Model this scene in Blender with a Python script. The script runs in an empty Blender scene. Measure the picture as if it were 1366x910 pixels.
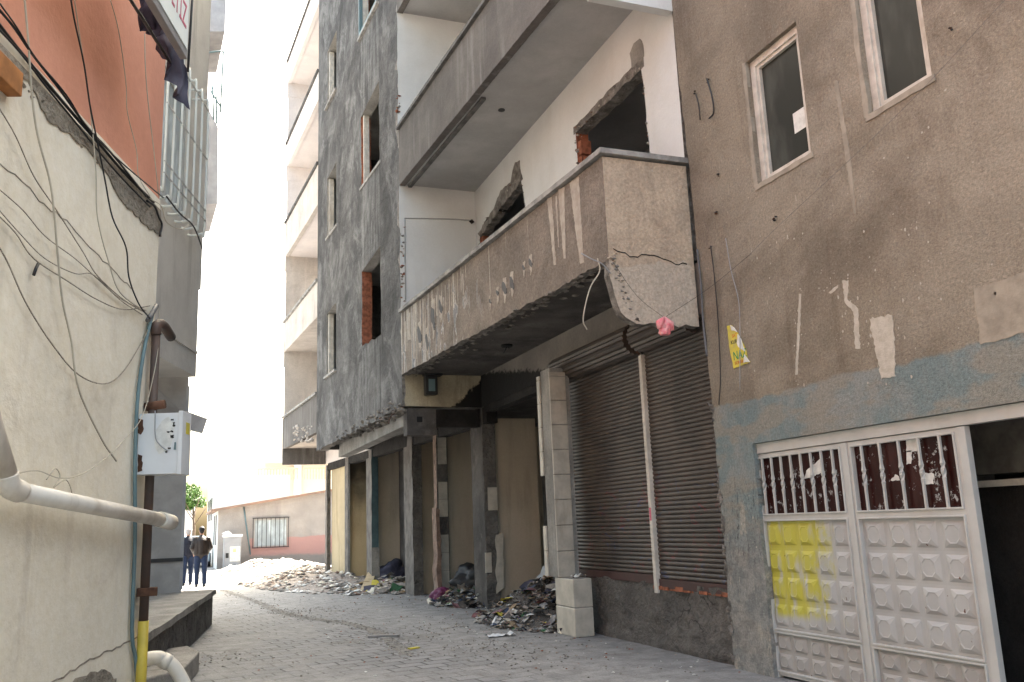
import bpy, bmesh, math, random
import numpy as np
from mathutils import Vector, Matrix
from mathutils.geometry import tessellate_polygon
R = math.radians
# ------------------------------------------------------------------ camera, sky, sun
F_PX, CX, CY, HC = 1170.0, 683.0, 455.0, 1.5
roll = R(2.3); foot = 241.0
pitch = math.atan(foot / F_PX); dv = F_PX / math.tan(pitch)
U_ = np.array([-math.sin(roll) * dv, -math.cos(roll) * dv, F_PX]); U_ /= np.linalg.norm(U_)
_xv = 235 - CX; _yv = -(U_[0] * _xv + U_[2] * F_PX) / U_[1]
S_ = np.array([_xv, _yv, F_PX]); S_ /= np.linalg.norm(S_)
X_ = np.cross(S_, U_)
MW = np.stack([X_, S_, U_])          # camera (x right, y down, z ahead) -> world (street = +Y)
cam = bpy.data.cameras.new('camera'); camo = bpy.data.objects.new('camera', cam)
bpy.context.scene.collection.objects.link(camo); bpy.context.scene.camera = camo
cam.sensor_width = 36; cam.lens = 36 * F_PX / 1366; cam.clip_end = 600; cam.clip_start = 0.05
cr = MW @ np.array([1, 0, 0]); cu = MW @ np.array([0, -1, 0]); cb = MW @ np.array([0, 0, -1])
camo.matrix_world = Matrix(((cr[0], cu[0], cb[0], 0), (cr[1], cu[1], cb[1], 0), (cr[2], cu[2], cb[2], HC), (0, 0, 0, 1)))

SUN_EL, SUN_AZ = 52, 38          # azimuth clockwise from +Y
scene = bpy.context.scene
w = bpy.data.worlds.new('World'); scene.world = w; w.use_nodes = True
nt = w.node_tree; bg = nt.nodes['Background']
sk = nt.nodes.new('ShaderNodeTexSky'); sk.sky_type = 'NISHITA'; sk.sun_disc = False
sk.sun_elevation = R(SUN_EL); sk.sun_rotation = R(SUN_AZ); sk.dust_density = 7.0; sk.air_density = 1.0; sk.ozone_density = 1.0
wb = nt.nodes.new('ShaderNodeMix'); wb.data_type = 'RGBA'; wb.blend_type = 'MULTIPLY'; wb.inputs['Factor'].default_value = 1
nt.links.new(sk.outputs[0], wb.inputs['A']); wb.inputs['B'].default_value = (.955, .925, .765, 1)     # camera white balance
nt.links.new(wb.outputs['Result'], bg.inputs[0]); bg.inputs[1].default_value = 0.15
sl = bpy.data.lights.new('sun', 'SUN'); sl.energy = 4.5; sl.angle = R(0.5); sl.color = (1, .95, .87)
so = bpy.data.objects.new('sun', sl); scene.collection.objects.link(so)
sd = Vector((math.sin(R(SUN_AZ)) * math.cos(R(SUN_EL)), math.cos(R(SUN_AZ)) * math.cos(R(SUN_EL)), math.sin(R(SUN_EL))))
so.rotation_euler = sd.to_track_quat('Z', 'Y').to_euler()
scene.view_settings.view_transform = 'Standard'; scene.view_settings.look = 'None'
scene.view_settings.exposure = 2.95; scene.view_settings.gamma = 1
scene.cycles.max_bounces = 8; scene.cycles.diffuse_bounces = 5

# ------------------------------------------------------------------ measuring the place: pixel rays onto real planes
def ray(px, py): return MW @ np.array([px - CX, py - CY, F_PX])
def onX(px, py, c): d = ray(px, py); p = d * (c / d[0]); return Vector((p[0], p[1], p[2] + HC))
def onY(px, py, c): d = ray(px, py); p = d * (c / d[1]); return Vector((p[0], p[1], p[2] + HC))
def onZ(px, py, c=0): d = ray(px, py); p = d * ((c - HC) / d[2]); return Vector((p[0], p[1], p[2] + HC))
class Plane:
    """vertical plane through plan points a, b; (u along a->b, v up, n to the left of a->b)"""
    def __init__(s, a, b):
        s.a = Vector((a[0], a[1], 0)); s.u = (Vector((b[0], b[1], 0)) - s.a).normalized()
        s.n = Vector((-s.u.y, s.u.x, 0)); s.v = Vector((0, 0, 1))
    def px(s, x, y, off=0.0):
        d = ray(x, y); n = np.array([s.n.x, s.n.y]); a = np.array([s.a.x, s.a.y]) + n * off
        t = (n @ a) / (n @ d[:2]); p = d * t; return Vector((p[0], p[1], p[2] + HC))
    def uv(s, p): return ((p - s.a).dot(s.u), p.z)
    def at(s, u, v, n=0.0): return s.a + s.u * u + s.v * v + s.n * n
    def puv(s, x, y, off=0.0): return s.uv(s.px(x, y, off))
    def U(s, y): return (y - s.a.y) / s.u.y       # u at plan y

rnd = random.Random(7)
# ------------------------------------------------------------------ materials
MATS = {}
def nodes_new(name):
    m = bpy.data.materials.new(name); m.use_nodes = True; n = m.node_tree
    b = n.nodes['Principled BSDF']; MATS[name] = m
    return m, n, b
class G:
    def __init__(s, n): s.n = n; s.geo = n.nodes.new('ShaderNodeNewGeometry'); s.pos = s.geo.outputs['Position']
    def link(s, a, b): s.n.links.new(a, b)
    def mp(s, scale, loc=(0, 0, 0), rot=(0, 0, 0), src=None):
        m = s.n.nodes.new('ShaderNodeMapping'); m.inputs['Scale'].default_value = scale; m.inputs['Location'].default_value = loc
        m.inputs['Rotation'].default_value = rot
        s.link(src or s.pos, m.inputs['Vector']); return m.outputs[0]
    def noise(s, vec, sc, det=5, rough=.55, dist=0.0):
        m = s.n.nodes.new('ShaderNodeTexNoise'); m.inputs['Scale'].default_value = sc; m.inputs['Detail'].default_value = det
        m.inputs['Roughness'].default_value = rough; m.inputs['Distortion'].default_value = dist
        s.link(vec, m.inputs['Vector']); return m.outputs['Fac']
    def ramp(s, f, a, b, smooth=True):
        m = s.n.nodes.new('ShaderNodeMapRange'); m.inputs['From Min'].default_value = a; m.inputs['From Max'].default_value = b
        m.interpolation_type = 'SMOOTHSTEP' if smooth else 'LINEAR'
        s.link(f, m.inputs['Value']); return m.outputs['Result']
    def math(s, op, a, b=None, c=None):
        m = s.n.nodes.new('ShaderNodeMath'); m.operation = op
        for i, v in enumerate((a, b, c)):
            if v is None: continue
            if isinstance(v, (int, float)): m.inputs[i].default_value = v
            else: s.link(v, m.inputs[i])
        return m.outputs[0]
    def mix(s, f, a, b, mode='MIX'):
        m = s.n.nodes.new('ShaderNodeMix'); m.data_type = 'RGBA'; m.blend_type = mode
        for sock, v in ((m.inputs['Factor'], f), (m.inputs['A'], a), (m.inputs['B'], b)):
            if isinstance(v, (int, float)): sock.default_value = v
            elif isinstance(v, tuple): sock.default_value = (*v, 1) if len(v) == 3 else v
            else: s.link(v, sock)
        return m.outputs['Result']
    def sep(s, v=None):
        m = s.n.nodes.new('ShaderNodeSeparateXYZ'); s.link(v or s.pos, m.inputs[0]); return m.outputs
    def bump(s, h, strength, dist, b, prev=None):
        m = s.n.nodes.new('ShaderNodeBump'); m.inputs['Strength'].default_value = strength; m.inputs['Distance'].default_value = dist
        s.link(h, m.inputs['Height'])
        if prev: s.link(prev, m.inputs['Normal'])
        if b: s.link(m.outputs[0], b.inputs['Normal'])
        return m.outputs[0]
    def voro(s, vec, sc, feat='DISTANCE_TO_EDGE', rand=1.0):
        m = s.n.nodes.new('ShaderNodeTexVoronoi'); m.feature = feat; m.inputs['Scale'].default_value = sc; m.inputs['Randomness'].default_value = rand
        s.link(vec, m.inputs['Vector']); return m.outputs[0]

def plaster(name, c1, c2, blotch=.8, streak=None, samt=.5, ssc=3.0, fine=.12, bump=.5, bdist=.01, gsc=60, rough=.9,
            dark=None, damt=.5, dsc=1.5, cracks=0.0, extra=None):
    m, n, b = nodes_new(name); g = G(n)
    N1 = g.noise(g.pos, blotch, 6, .6)
    col = g.mix(g.ramp(N1, .32, .68), c1, c2)
    if dark:
        ND = g.noise(g.mp((1, 1, 1), (7, 3, 1)), dsc, 7, .65, .3)
        col = g.mix(g.math('MULTIPLY', g.ramp(ND, .5, .72), damt), col, dark)
    if streak:
        sv = g.mp((ssc, ssc, ssc * .09))
        NS = g.noise(sv, 1.6, 6, .62)
        NS2 = g.noise(g.mp((1, 1, .5), (3, 9, 2)), 1.1, 3)
        f = g.math('MULTIPLY', g.ramp(NS, .5, .66), g.ramp(NS2, .35, .6))
        col = g.mix(g.math('MULTIPLY', f, samt), col, streak)
    if extra: col = extra(g, col)
    NF = g.noise(g.pos, gsc * .5, 4, .7)
    col = g.mix(fine, col, g.mix(g.ramp(NF, .3, .7, False), (0, 0, 0), (1, 1, 1)), 'OVERLAY')
    if cracks > 0:
        wv = g.n.nodes.new('ShaderNodeVectorMath'); wv.operation = 'ADD'
        nn = g.n.nodes.new('ShaderNodeTexNoise'); nn.inputs['Scale'].default_value = 2.5; nn.inputs['Detail'].default_value = 5
        g.link(g.pos, nn.inputs['Vector']); g.link(g.pos, wv.inputs[0]); g.link(nn.outputs['Color'], wv.inputs[1])
        V = g.voro(wv.outputs[0], cracks)
        cm = g.math('MULTIPLY', g.ramp(V, .022, .004), g.ramp(g.noise(g.pos, .9, 2), .5, .6))
        col = g.mix(g.math('MULTIPLY', cm, .75), col, (.03, .028, .025))
    g.link(col, b.inputs['Base Color']); b.inputs['Roughness'].default_value = rough
    b.inputs['Specular IOR Level'].default_value = .25
    H = g.math('ADD', g.noise(g.pos, gsc, 5, .65), g.math('MULTIPLY', g.noise(g.pos, 5, 6, .6), 3.5))
    g.bump(H, bump, bdist, b)
    return m
def plain(name, c, rough=.6, metal=0, var=.12, sc=8, bump=0, spec=.4, c2=None, grime=None):
    m, n, b = nodes_new(name); g = G(n)
    f = g.noise(g.pos, sc, 5, .6)
    c2 = c2 or tuple(x * (1 - var * 2) for x in c)
    col = g.mix(g.ramp(f, .35, .68), c, c2)
    if grime:
        col = g.mix(g.math('MULTIPLY', g.ramp(g.noise(g.mp((1, 1, .3)), sc * .5, 6, .7), .5, .75), .8), col, grime)
    g.link(col, b.inputs['Base Color']); b.inputs['Roughness'].default_value = rough; b.inputs['Metallic'].default_value = metal
    b.inputs['Specular IOR Level'].default_value = spec
    if bump: g.bump(g.noise(g.pos, sc * 6, 4), bump, .004, b)
    return m

def ex_brown(g, col):
    s = g.sep()
    zz = g.math('ADD', s[2], g.math('MULTIPLY', g.math('SUBTRACT', g.noise(g.mp((0, 1, .4)), 1.3, 5), .5), .28))
    # dark run-off streaks and pale bands
    NS = g.noise(g.mp((0, 2.2, .16), (0, 5, 0)), 2.0, 6, .6)
    col = g.mix(g.math('MULTIPLY', g.ramp(NS, .52, .72), .5), col, (.13, .095, .07))
    NP = g.noise(g.mp((0, .35, 1.1), (0, 2, 9), (.5, 0, 0)), 1.4, 4, .5)
    col = g.mix(g.math('MULTIPLY', g.ramp(NP, .55, .7), .35), col, (.42, .36, .29))
    lg = g.noise(g.mp((1, .7, .7), (3, 1, 7)), .55, 5, .6, .6); col = g.mix(g.math('MULTIPLY', g.ramp(lg, .47, .60), .55), col, (.36, .318, .26))
    lg2 = g.noise(g.mp((1, .8, .5), (9, 4, 2)), .7, 6, .65, .5); col = g.mix(g.math('MULTIPLY', g.ramp(lg2, .52, .66), .6), col, (.165, .13, .10))
    hair = g.noise(g.mp((1, 5, 1.2), (1, 8, 3)), 3, 3, .9, 2.2); col = g.mix(g.math('MULTIPLY', g.ramp(hair, .69, .705), .45), col, (.52, .47, .40))
    speck = g.ramp(g.noise(g.pos, 26, 3, .5), .69, .73)
    col = g.mix(g.math('MULTIPLY', speck, .5), col, (.5, .45, .38))
    # old blue paint on the ground floor
    nb = g.noise(g.mp((1, 1, .6)), 2.4, 6, .65)
    blue = g.mix(g.ramp(nb, .4, .65), (.175, .228, .237), (.26, .275, .268))
    blue = g.mix(g.math('MULTIPLY', g.ramp(g.noise(g.mp((1, 1, 2.5), (4, 4, 4)), 2.1, 5), .46, .60), .65), blue, (.29, .26, .215))
    blue = g.mix(g.math('MULTIPLY', g.ramp(g.math('ADD', s[2], g.math('MULTIPLY', nb, 1.6)), 2.35, 1.7), .75), blue, g.mix(g.ramp(g.noise(g.pos, 7, 6, .7), .4, .6), (.33, .31, .285), (.20, .195, .19)))
    f = g.ramp(zz, 2.60, 2.565)
    col = g.mix(g.math('MULTIPLY', f, .93), col, blue)
    # soot scribbles / worn black near the corner, low down
    lo = g.math('MULTIPLY', g.math('MULTIPLY', g.ramp(s[2], 1.95, 1.7), g.ramp(s[2], .9, 1.15)), g.ramp(g.noise(g.mp((1, 6, 1.3)), 4.2, 6, .85, 1.0), .555, .60))
    col = g.mix(g.math('MULTIPLY', lo, .8), col, (.04, .04, .045))
    wo = g.math('MULTIPLY', g.ramp(s[2], 1.75, 1.5), g.ramp(g.noise(g.mp((1, 3, 1), (9, 9, 9)), 3.0, 6, .7), .56, .62))
    col = g.mix(g.math('MULTIPLY', wo, .6), col, (.42, .38, .32))
    return col
plaster('brown_stucco', (.285, .242, .188), (.178, .150, .117), .75, fine=.26, bump=.9, bdist=.014, gsc=85, extra=ex_brown)
def ex_parapet(g, col):
    s = g.sep(); left = g.ramp(s[1], 12.6, 14.4)
    fine = g.noise(g.mp((0, 5.5, .22)), 1.6, 4, .55); f1 = g.math('MULTIPLY', g.ramp(fine, .50, .56), g.math('MULTIPLY', left, .75))
    col = g.mix(f1, col, (.46, .43, .40))
    top = g.ramp(g.math('ADD', s[2], g.math('MULTIPLY', g.noise(g.mp((0, 3, .2), (0, 4, 4)), 2.2, 4), 1.7)), 5.25, 5.5)
    broad = g.noise(g.mp((0, 2.6, .07), (0, 7.3, 0)), 1.5, 3, .5); f2 = g.math('MULTIPLY', g.ramp(broad, .60, .625), g.math('MULTIPLY', top, .9))
    col = g.mix(f2, col, (.50, .46, .40))
    pe = g.noise(g.mp((0, 3.2, 1.1), (0, 1.5, 3)), 1.5, 4, .5, .4); lo = g.math('MULTIPLY', g.ramp(s[1], 11, 13), g.ramp(s[2], 5.25, 5.0))
    rim = g.math('MULTIPLY', g.ramp(pe, .585, .60), lo); col = g.mix(g.math('MULTIPLY', rim, .8), col, (.50, .47, .44))
    core = g.math('MULTIPLY', g.ramp(pe, .605, .615), lo); col = g.mix(g.math('MULTIPLY', core, .95), col, (.17, .175, .185))
    sc = g.ramp(g.noise(g.mp((1, 3, 3), (8, 8, 8)), 5, 3, .9, 2.0), .66, .68); col = g.mix(g.math('MULTIPLY', sc, .55), col, (.52, .48, .43))
    return col
plaster('parapet_plaster', (.25, .208, .172), (.165, .138, .115), 1.5, None, dark=(.12, .095, .08), damt=.7, dsc=2.2, fine=.3, bump=.9, bdist=.012, gsc=60, extra=ex_parapet)
def ex_end(g, col):
    sc = g.ramp(g.noise(g.mp((3, 1, 3), (2, 8, 8)), 5, 3, .9, 2.0), .65, .67); col = g.mix(g.math('MULTIPLY', sc, .5), col, (.6, .56, .5))
    s = g.sep(); lo = g.ramp(g.math('ADD', s[2], g.math('MULTIPLY', g.noise(g.pos, 3, 4), .3)), 4.32, 4.28)
    return g.mix(g.math('MULTIPLY', lo, .7), col, (.50, .44, .37))
plaster('end_plaster', (.56, .45, .34), (.44, .35, .265), 1.8, (.34, .27, .2), .6, 3.0, dark=(.36, .29, .225), damt=.6, dsc=2, fine=.22, bump=.9, bdist=.012, gsc=60, extra=ex_end)
def ex_grey(g, col):
    a = g.noise(g.mp((1, .8, .75), (0, 0, 0), (R(35), 0, 0)), 1.3, 8, .72, 1.3)
    col = g.mix(g.math('MULTIPLY', g.ramp(a, .46, .66), .5), col, (.28, .275, .27))
    b2 = g.noise(g.mp((1, .8, .6), (4, 4, 4)), .9, 7, .66, .8)
    col = g.mix(g.math('MULTIPLY', g.ramp(b2, .46, .62), .75), col, (.04, .038, .037))
    s = g.sep()   # pale run-off below the window sills
    zm = g.math('MODULO', g.math('ADD', s[2], 1.95), 3.62)
    run = g.math('MULTIPLY', g.ramp(zm, 1.5, 1.9), g.math('MULTIPLY', g.ramp(g.math('ABSOLUTE', g.math('SUBTRACT', s[1], 17.45)), .8, .7), g.ramp(g.noise(g.mp((0, 4, .3)), 2, 4), .42, .55)))
    run = g.math('MULTIPLY', run, g.ramp(zm, 3.58, 3.5))
    return g.mix(g.math('MULTIPLY', run, .3), col, (.26, .26, .255))
plaster('grey_plaster', (.125, .12, .117), (.062, .06, .06), 1.3, None, fine=.2, bump=.9, bdist=.025, gsc=22, extra=ex_grey)
plaster('pale_parapet', (.56, .51, .46), (.46, .415, .375), 1.2, (.62, .55, .5), .5, 3.0, dark=(.26, .21, .18), damt=.4, bump=.4)
plaster('far_white', (.74, .68, .65), (.66, .61, .59), 1.2, None, bump=.2, dark=(.5, .45, .42), damt=.25)
plaster('white_paint', (.68, .68, .67), (.58, .58, .565), .7, (.55, .52, .47), .25, 2.0, fine=.05, bump=.25, dark=(.56, .54, .50), damt=.22)
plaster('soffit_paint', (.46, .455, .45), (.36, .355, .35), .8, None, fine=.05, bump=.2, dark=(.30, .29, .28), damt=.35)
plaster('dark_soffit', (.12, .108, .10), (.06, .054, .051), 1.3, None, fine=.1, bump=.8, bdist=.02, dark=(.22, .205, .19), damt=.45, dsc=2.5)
def ex_beige(g, col):
    sc = g.ramp(g.noise(g.mp((3, 3, 3.5), (2, 5, 1)), 4.5, 4, .95, 2.5), .685, .70)
    s = g.sep(); lo = g.math('MULTIPLY', g.ramp(s[2], 2.3, 1.2), sc)
    return g.mix(g.math('MULTIPLY', lo, .45), col, (.33, .32, .33))
plaster('beige_wall', (.80, .745, .625), (.73, .675, .56), .55, (.55, .49, .40), .5, 2.4, fine=.12, extra=ex_beige, bump=.35, dark=(.56, .505, .42), damt=.5, dsc=1.2, gsc=25)
plaster('red_wall', (.60, .29, .205), (.54, .25, .17), .8, (.44, .19, .13), .3, 2.0, fine=.05, bump=.25, gsc=25)
plaster('mortar_band', (.42, .37, .30), (.29, .255, .21), 2.0, None, fine=.2, bump=1.0, bdist=.04, gsc=30)
plaster('left_grey', (.66, .63, .58), (.54, .51, .47), .8, (.36, .335, .30), .5, 2.4, fine=.06, bump=.35)
plaster('concrete', (.34, .325, .30), (.22, .21, .195), 1.8, (.12, .11, .1), .5, 3.0, fine=.15, bump=.7, bdist=.015)
plaster('broken_concrete', (.34, .31, .28), (.16, .145, .13), 6, None, fine=.3, bump=1.0, bdist=.05, gsc=35)
plaster('rough_base', (.19, .175, .16), (.115, .107, .10), 1.8, None, fine=.2, bump=1.0, bdist=.05, gsc=22, cracks=1.3, dark=(.10, .093, .085), damt=.5)
plaster('soot_and_dark', (.020, .018, .017), (.036, .032, .03), 3, None, fine=.2, bump=.8, bdist=.02)
plaster('inner_beige', (.50, .435, .345), (.42, .365, .285), .8, (.2, .17, .13), .4, 2.0, fine=.05, bump=.25)
def ex_soot(g, col):
    s = g.sep(); h = g.ramp(g.math('ADD', s[2], g.math('MULTIPLY', g.noise(g.pos, 1.6, 5), 1.6)), 2.6, 4.0)
    return g.mix(g.math('MULTIPLY', h, .93), col, (.03, .025, .02))
plaster('ochre_wall', (.58, .47, .30), (.49, .39, .25), 1.2, (.3, .21, .11), .5, 2.5, fine=.06, bump=.4)
plaster('ochre_burnt', (.58, .46, .28), (.49, .38, .23), 1.2, (.25, .17, .09), .5, 2.5, fine=.06, bump=.4, extra=ex_soot)
def ex_beigesoot(g, col):
    s = g.sep(); f = g.math('ADD', g.math('MULTIPLY', g.math('SUBTRACT', s[0], 4.55), .9), g.math('MULTIPLY', g.math('SUBTRACT', 3.95, s[2]), 1.0))
    f = g.math('ADD', f, g.math('MULTIPLY', g.math('SUBTRACT', g.noise(g.pos, 9, 5, .7), .5), .35))
    return g.mix(g.ramp(f, .42, .5), col, (.018, .017, .016))
plaster('cream_panel', (.46, .40, .29), (.36, .31, .22), 1.6, (.22, .19, .14), .6, 3, bump=.5, extra=ex_beigesoot, dark=(.2, .175, .14), damt=.5)
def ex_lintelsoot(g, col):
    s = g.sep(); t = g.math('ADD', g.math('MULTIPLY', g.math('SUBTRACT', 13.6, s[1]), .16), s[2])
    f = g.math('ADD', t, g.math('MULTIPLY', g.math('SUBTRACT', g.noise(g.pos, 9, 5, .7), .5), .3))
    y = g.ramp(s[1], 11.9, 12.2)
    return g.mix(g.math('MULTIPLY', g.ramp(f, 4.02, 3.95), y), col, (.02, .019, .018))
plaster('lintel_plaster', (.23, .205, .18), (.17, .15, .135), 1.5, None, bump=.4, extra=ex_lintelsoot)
def ex_far(g, col):
    s = g.sep(); z = g.math('ADD', s[2], g.math('MULTIPLY', g.noise(g.pos, 1.2, 4), .3))
    pink = g.math('MULTIPLY', g.ramp(z, 1.42, 1.36), g.ramp(s[0], 2.9, 3.0))
    col = g.mix(pink, col, (.45, .265, .24))
    gr = g.math('MULTIPLY', g.ramp(z, .72, .55), 1.0)
    return g.mix(gr, col, (.28, .25, .23))
plaster('far_grey_wall', (.42, .38, .35), (.33, .30, .275), 1.0, (.24, .21, .2), .4, 1.5, bump=.4, dark=(.25, .225, .2), damt=.4, dsc=.8, extra=ex_far)
plain('surround', (.345, .305, .25), .9, sc=6, var=.15, bump=.8)
plain('lime_streak', (.44, .39, .33), .9, sc=9, c2=(.34, .29, .245), bump=.6)
plain('peeled_grey', (.12, .118, .118), .9, sc=9, bump=.6)
plain('chalky', (.52, .48, .42), .95, sc=14, c2=(.42, .38, .32), bump=1)
plain('brick_red', (.34, .12, .065), .9, var=.25, sc=14, bump=.6)
plain('black_void', (.012, .012, .013), .9)
plain('coping', (.36, .345, .325), .9, sc=5, var=.25, bump=.7, grime=(.12, .11, .10))
plain('dark_coping', (.13, .125, .12), .9, sc=5, var=.25, bump=.6)
plain('tile', (.50, .46, .395), .5, sc=5, var=.12, bump=.3, grime=(.33, .28, .22))
plain('dull_brick', (.26, .17, .13), .9, sc=9, var=.25, bump=.8, grime=(.3, .26, .22))
plain('column_side', (.185, .165, .148), .9, sc=4, var=.25, bump=.8, grime=(.12, .1, .09))
plain('wire_grey', (.13, .13, .135), .6)
plain('white_metal', (.49, .49, .475), .45, sc=4, var=.06, grime=(.45, .42, .38))
plain('old_pvc', (.74, .70, .63), .5, sc=3, var=.08, grime=(.38, .32, .25))
plain('old_frame', (.62, .58, .52), .7, sc=8, var=.12, grime=(.35, .29, .22))
plain('black_rubber', (.018, .018, .02), .5, sc=6)
plain('cream_cable', (.50, .45, .36), .6, sc=3)
plain('rust_pipe', (.05, .045, .043), .6, sc=2.2, c2=(.10, .06, .045))
plain('rust', (.12, .055, .032), .85, sc=10, var=.3)
plain('yellow_pipe', (.62, .47, .07), .5, sc=4, var=.1, grime=(.4, .3, .1))
plain('blue_conduit', (.15, .23, .25), .6, sc=3, var=.12)
plain('teal_paint', (.07, .12, .13), .6, sc=4, var=.2)
plain('cabinet_white', (.72, .74, .76), .4, sc=2, var=.05, grime=(.6, .6, .6))
plain('cabinet_grey', (.33, .34, .36), .5, sc=2, var=.08)
plain('zinc', (.36, .35, .345), .55, .3, sc=2.5, var=.12)
plain('flap_sheet', (.36, .36, .38), .5, .2, sc=3)
plain('dark_metal', (.04, .04, .042), .5, .3)
plain('maroon_bar', (.06, .025, .022), .6, sc=5)
plain('cloth', (.035, .035, .06), .8, sc=5, c2=(.06, .06, .09), bump=.3)
plain('sign_face', (.74, .77, .74), .4, sc=2, var=.04)
plain('sign_letter', (.55, .10, .17), .5)
plain('wood', (.28, .19, .09), .8, sc=6, var=.2)
plain('orange_wood', (.42, .17, .05), .7, sc=6, var=.2)
plain('pink_plastic', (.72, .16, .20), .35, sc=14, c2=(.78, .40, .40))
plain('purple', (.16, .03, .09), .5, sc=10)
plain('paper_white', (.75, .75, .72), .8, sc=10)
plain('paper_yellow', (.66, .55, .06), .8, sc=14, c2=(.52, .45, .12))
plain('ink_green', (.02, .25, .11), .8); plain('ink_red', (.6, .12, .04), .8); plain('ink_black', (.03, .03, .03), .8)
plain('yellow_paint', (.62, .56, .04), .6, sc=5, var=.08)
plain('leather', (.022, .013, .010), .5, sc=20, var=.2)
plain('navy', (.008, .010, .022), .8, sc=20); plain('denim', (.012, .024, .06), .85, sc=20)
plain('skin', (.40, .22, .15), .6); plain('hair_black', (.012, .01, .01), .7); plain('hair_grey', (.42, .40, .40), .8)
plain('shoe', (.02, .018, .018), .5)
plain('leaf', (.10, .19, .035), .6, sc=2, c2=(.05, .11, .02)); plain('bark', (.12, .085, .06), .9)
plain('car_paint', (.55, .68, .78), .25, sc=1, var=.02); plain('peach_wall', (.86, .74, .62), .9, sc=.5, var=.05)
plain('shop_white', (.80, .78, .74), .9, sc=1, var=.05); plain('orange_rail', (.85, .62, .36), .7)
plain('roof_sheet', (.33, .20, .14), .8, sc=1.2, c2=(.2, .15, .12))
plain('dirt_pile', (.38, .33, .29), .95, sc=4, c2=(.24, .2, .175), bump=1)
plain('slat_metal', (.085, .064, .051), .5, .2, sc=2.0, c2=(.05, .039, .033), grime=(.03, .023, .02), spec=.45)
def shutter_mat():
    m = MATS['slat_metal']; n = m.node_tree; b = n.nodes['Principled BSDF']; g = G(n)
    old = b.inputs['Base Color'].links[0].from_socket
    s = g.sep(); lo = g.ramp(s[2], 2.3, 1.6)
    a = g.math('MULTIPLY', g.math('MULTIPLY', g.ramp(g.noise(g.mp((1, 1.2, 1.8)), 2.6, 4, .8, 1.5), .6, .63), lo), .45)
    c = g.mix(a, old, (.22, .02, .03))
    a2 = g.math('MULTIPLY', g.math('MULTIPLY', g.ramp(g.noise(g.mp((1, 1.2, 1.8), (5, 5, 5)), 2.4, 4, .8, 1.5), .6, .63), lo), .45)
    c = g.mix(a2, c, (.02, .05, .16)); g.link(c, b.inputs['Base Color'])
shutter_mat()
def glass(name, tint, rough=.08):
    m, n, b = nodes_new(name); g = G(n)
    col = g.mix(g.ramp(g.noise(g.mp((1, 1, .4)), 3, 5), .45, .75), tint, tuple(x * 1.8 + .01 for x in tint))
    g.link(col, b.inputs['Base Color']); b.inputs['Roughness'].default_value = rough; b.inputs['Specular IOR Level'].default_value = .14
glass('dusty_glass', (.035, .037, .033), .18); glass('maroon_glass', (.022, .003, .002), .35); glass('pale_glass', (.45, .5, .52), .1)
def maroon_paint():
    g = G(MATS['maroon_glass'].node_tree); b = g.n.nodes['Principled BSDF']; old = b.inputs['Base Color'].links[0].from_socket
    f = g.ramp(g.noise(g.mp((1, 1, .8)), 9, 6, .8), .585, .62)
    g.link(g.mix(g.math('MULTIPLY', f, .8), old, (.5, .52, .52)), b.inputs['Base Color'])
maroon_paint()
def gate_panel_mat():
    m, n, b = nodes_new('gate_panel'); g = G(n)
    s = g.sep(); col = g.mix(g.ramp(g.noise(g.pos, 3, 5), .35, .7), (.43, .43, .425), (.365, .365, .365))
    col = g.mix(g.math('MULTIPLY', g.ramp(g.noise(g.mp((1, 1, .3)), 5, 6, .7), .5, .75), .35), col, (.42, .38, .35))
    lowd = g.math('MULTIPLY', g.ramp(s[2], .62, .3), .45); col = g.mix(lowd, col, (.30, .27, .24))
    # sprayed yellow patch on the near-left leaf
    e = g.math('MULTIPLY', g.math('SUBTRACT', g.noise(g.mp((1, 1.8, 1.1)), 2.6, 5, .65), .5), 1.5)
    yy = g.math('ADD', s[1], e)
    f = g.math('MULTIPLY', g.ramp(yy, 6.22, 6.62), g.math('MULTIPLY', g.ramp(g.math('ADD', s[2], g.math('MULTIPLY', e, .1)), .52, .60), g.ramp(s[2], 1.53, 1.45)))
    f = g.math('MULTIPLY', f, g.ramp(g.noise(g.mp((1, 4, .8), (2, 2, 2)), 2.5, 4), .72, .5))
    col = g.mix(g.math('MULTIPLY', f, .9), col, (.47, .43, .02))
    chip = g.ramp(g.noise(g.pos, 17, 3, .4), .755, .775); col = g.mix(chip, col, (.12, .05, .03))
    g.link(col, b.inputs['Base Color']); b.inputs['Roughness'].default_value = .5
gate_panel_mat()
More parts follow.
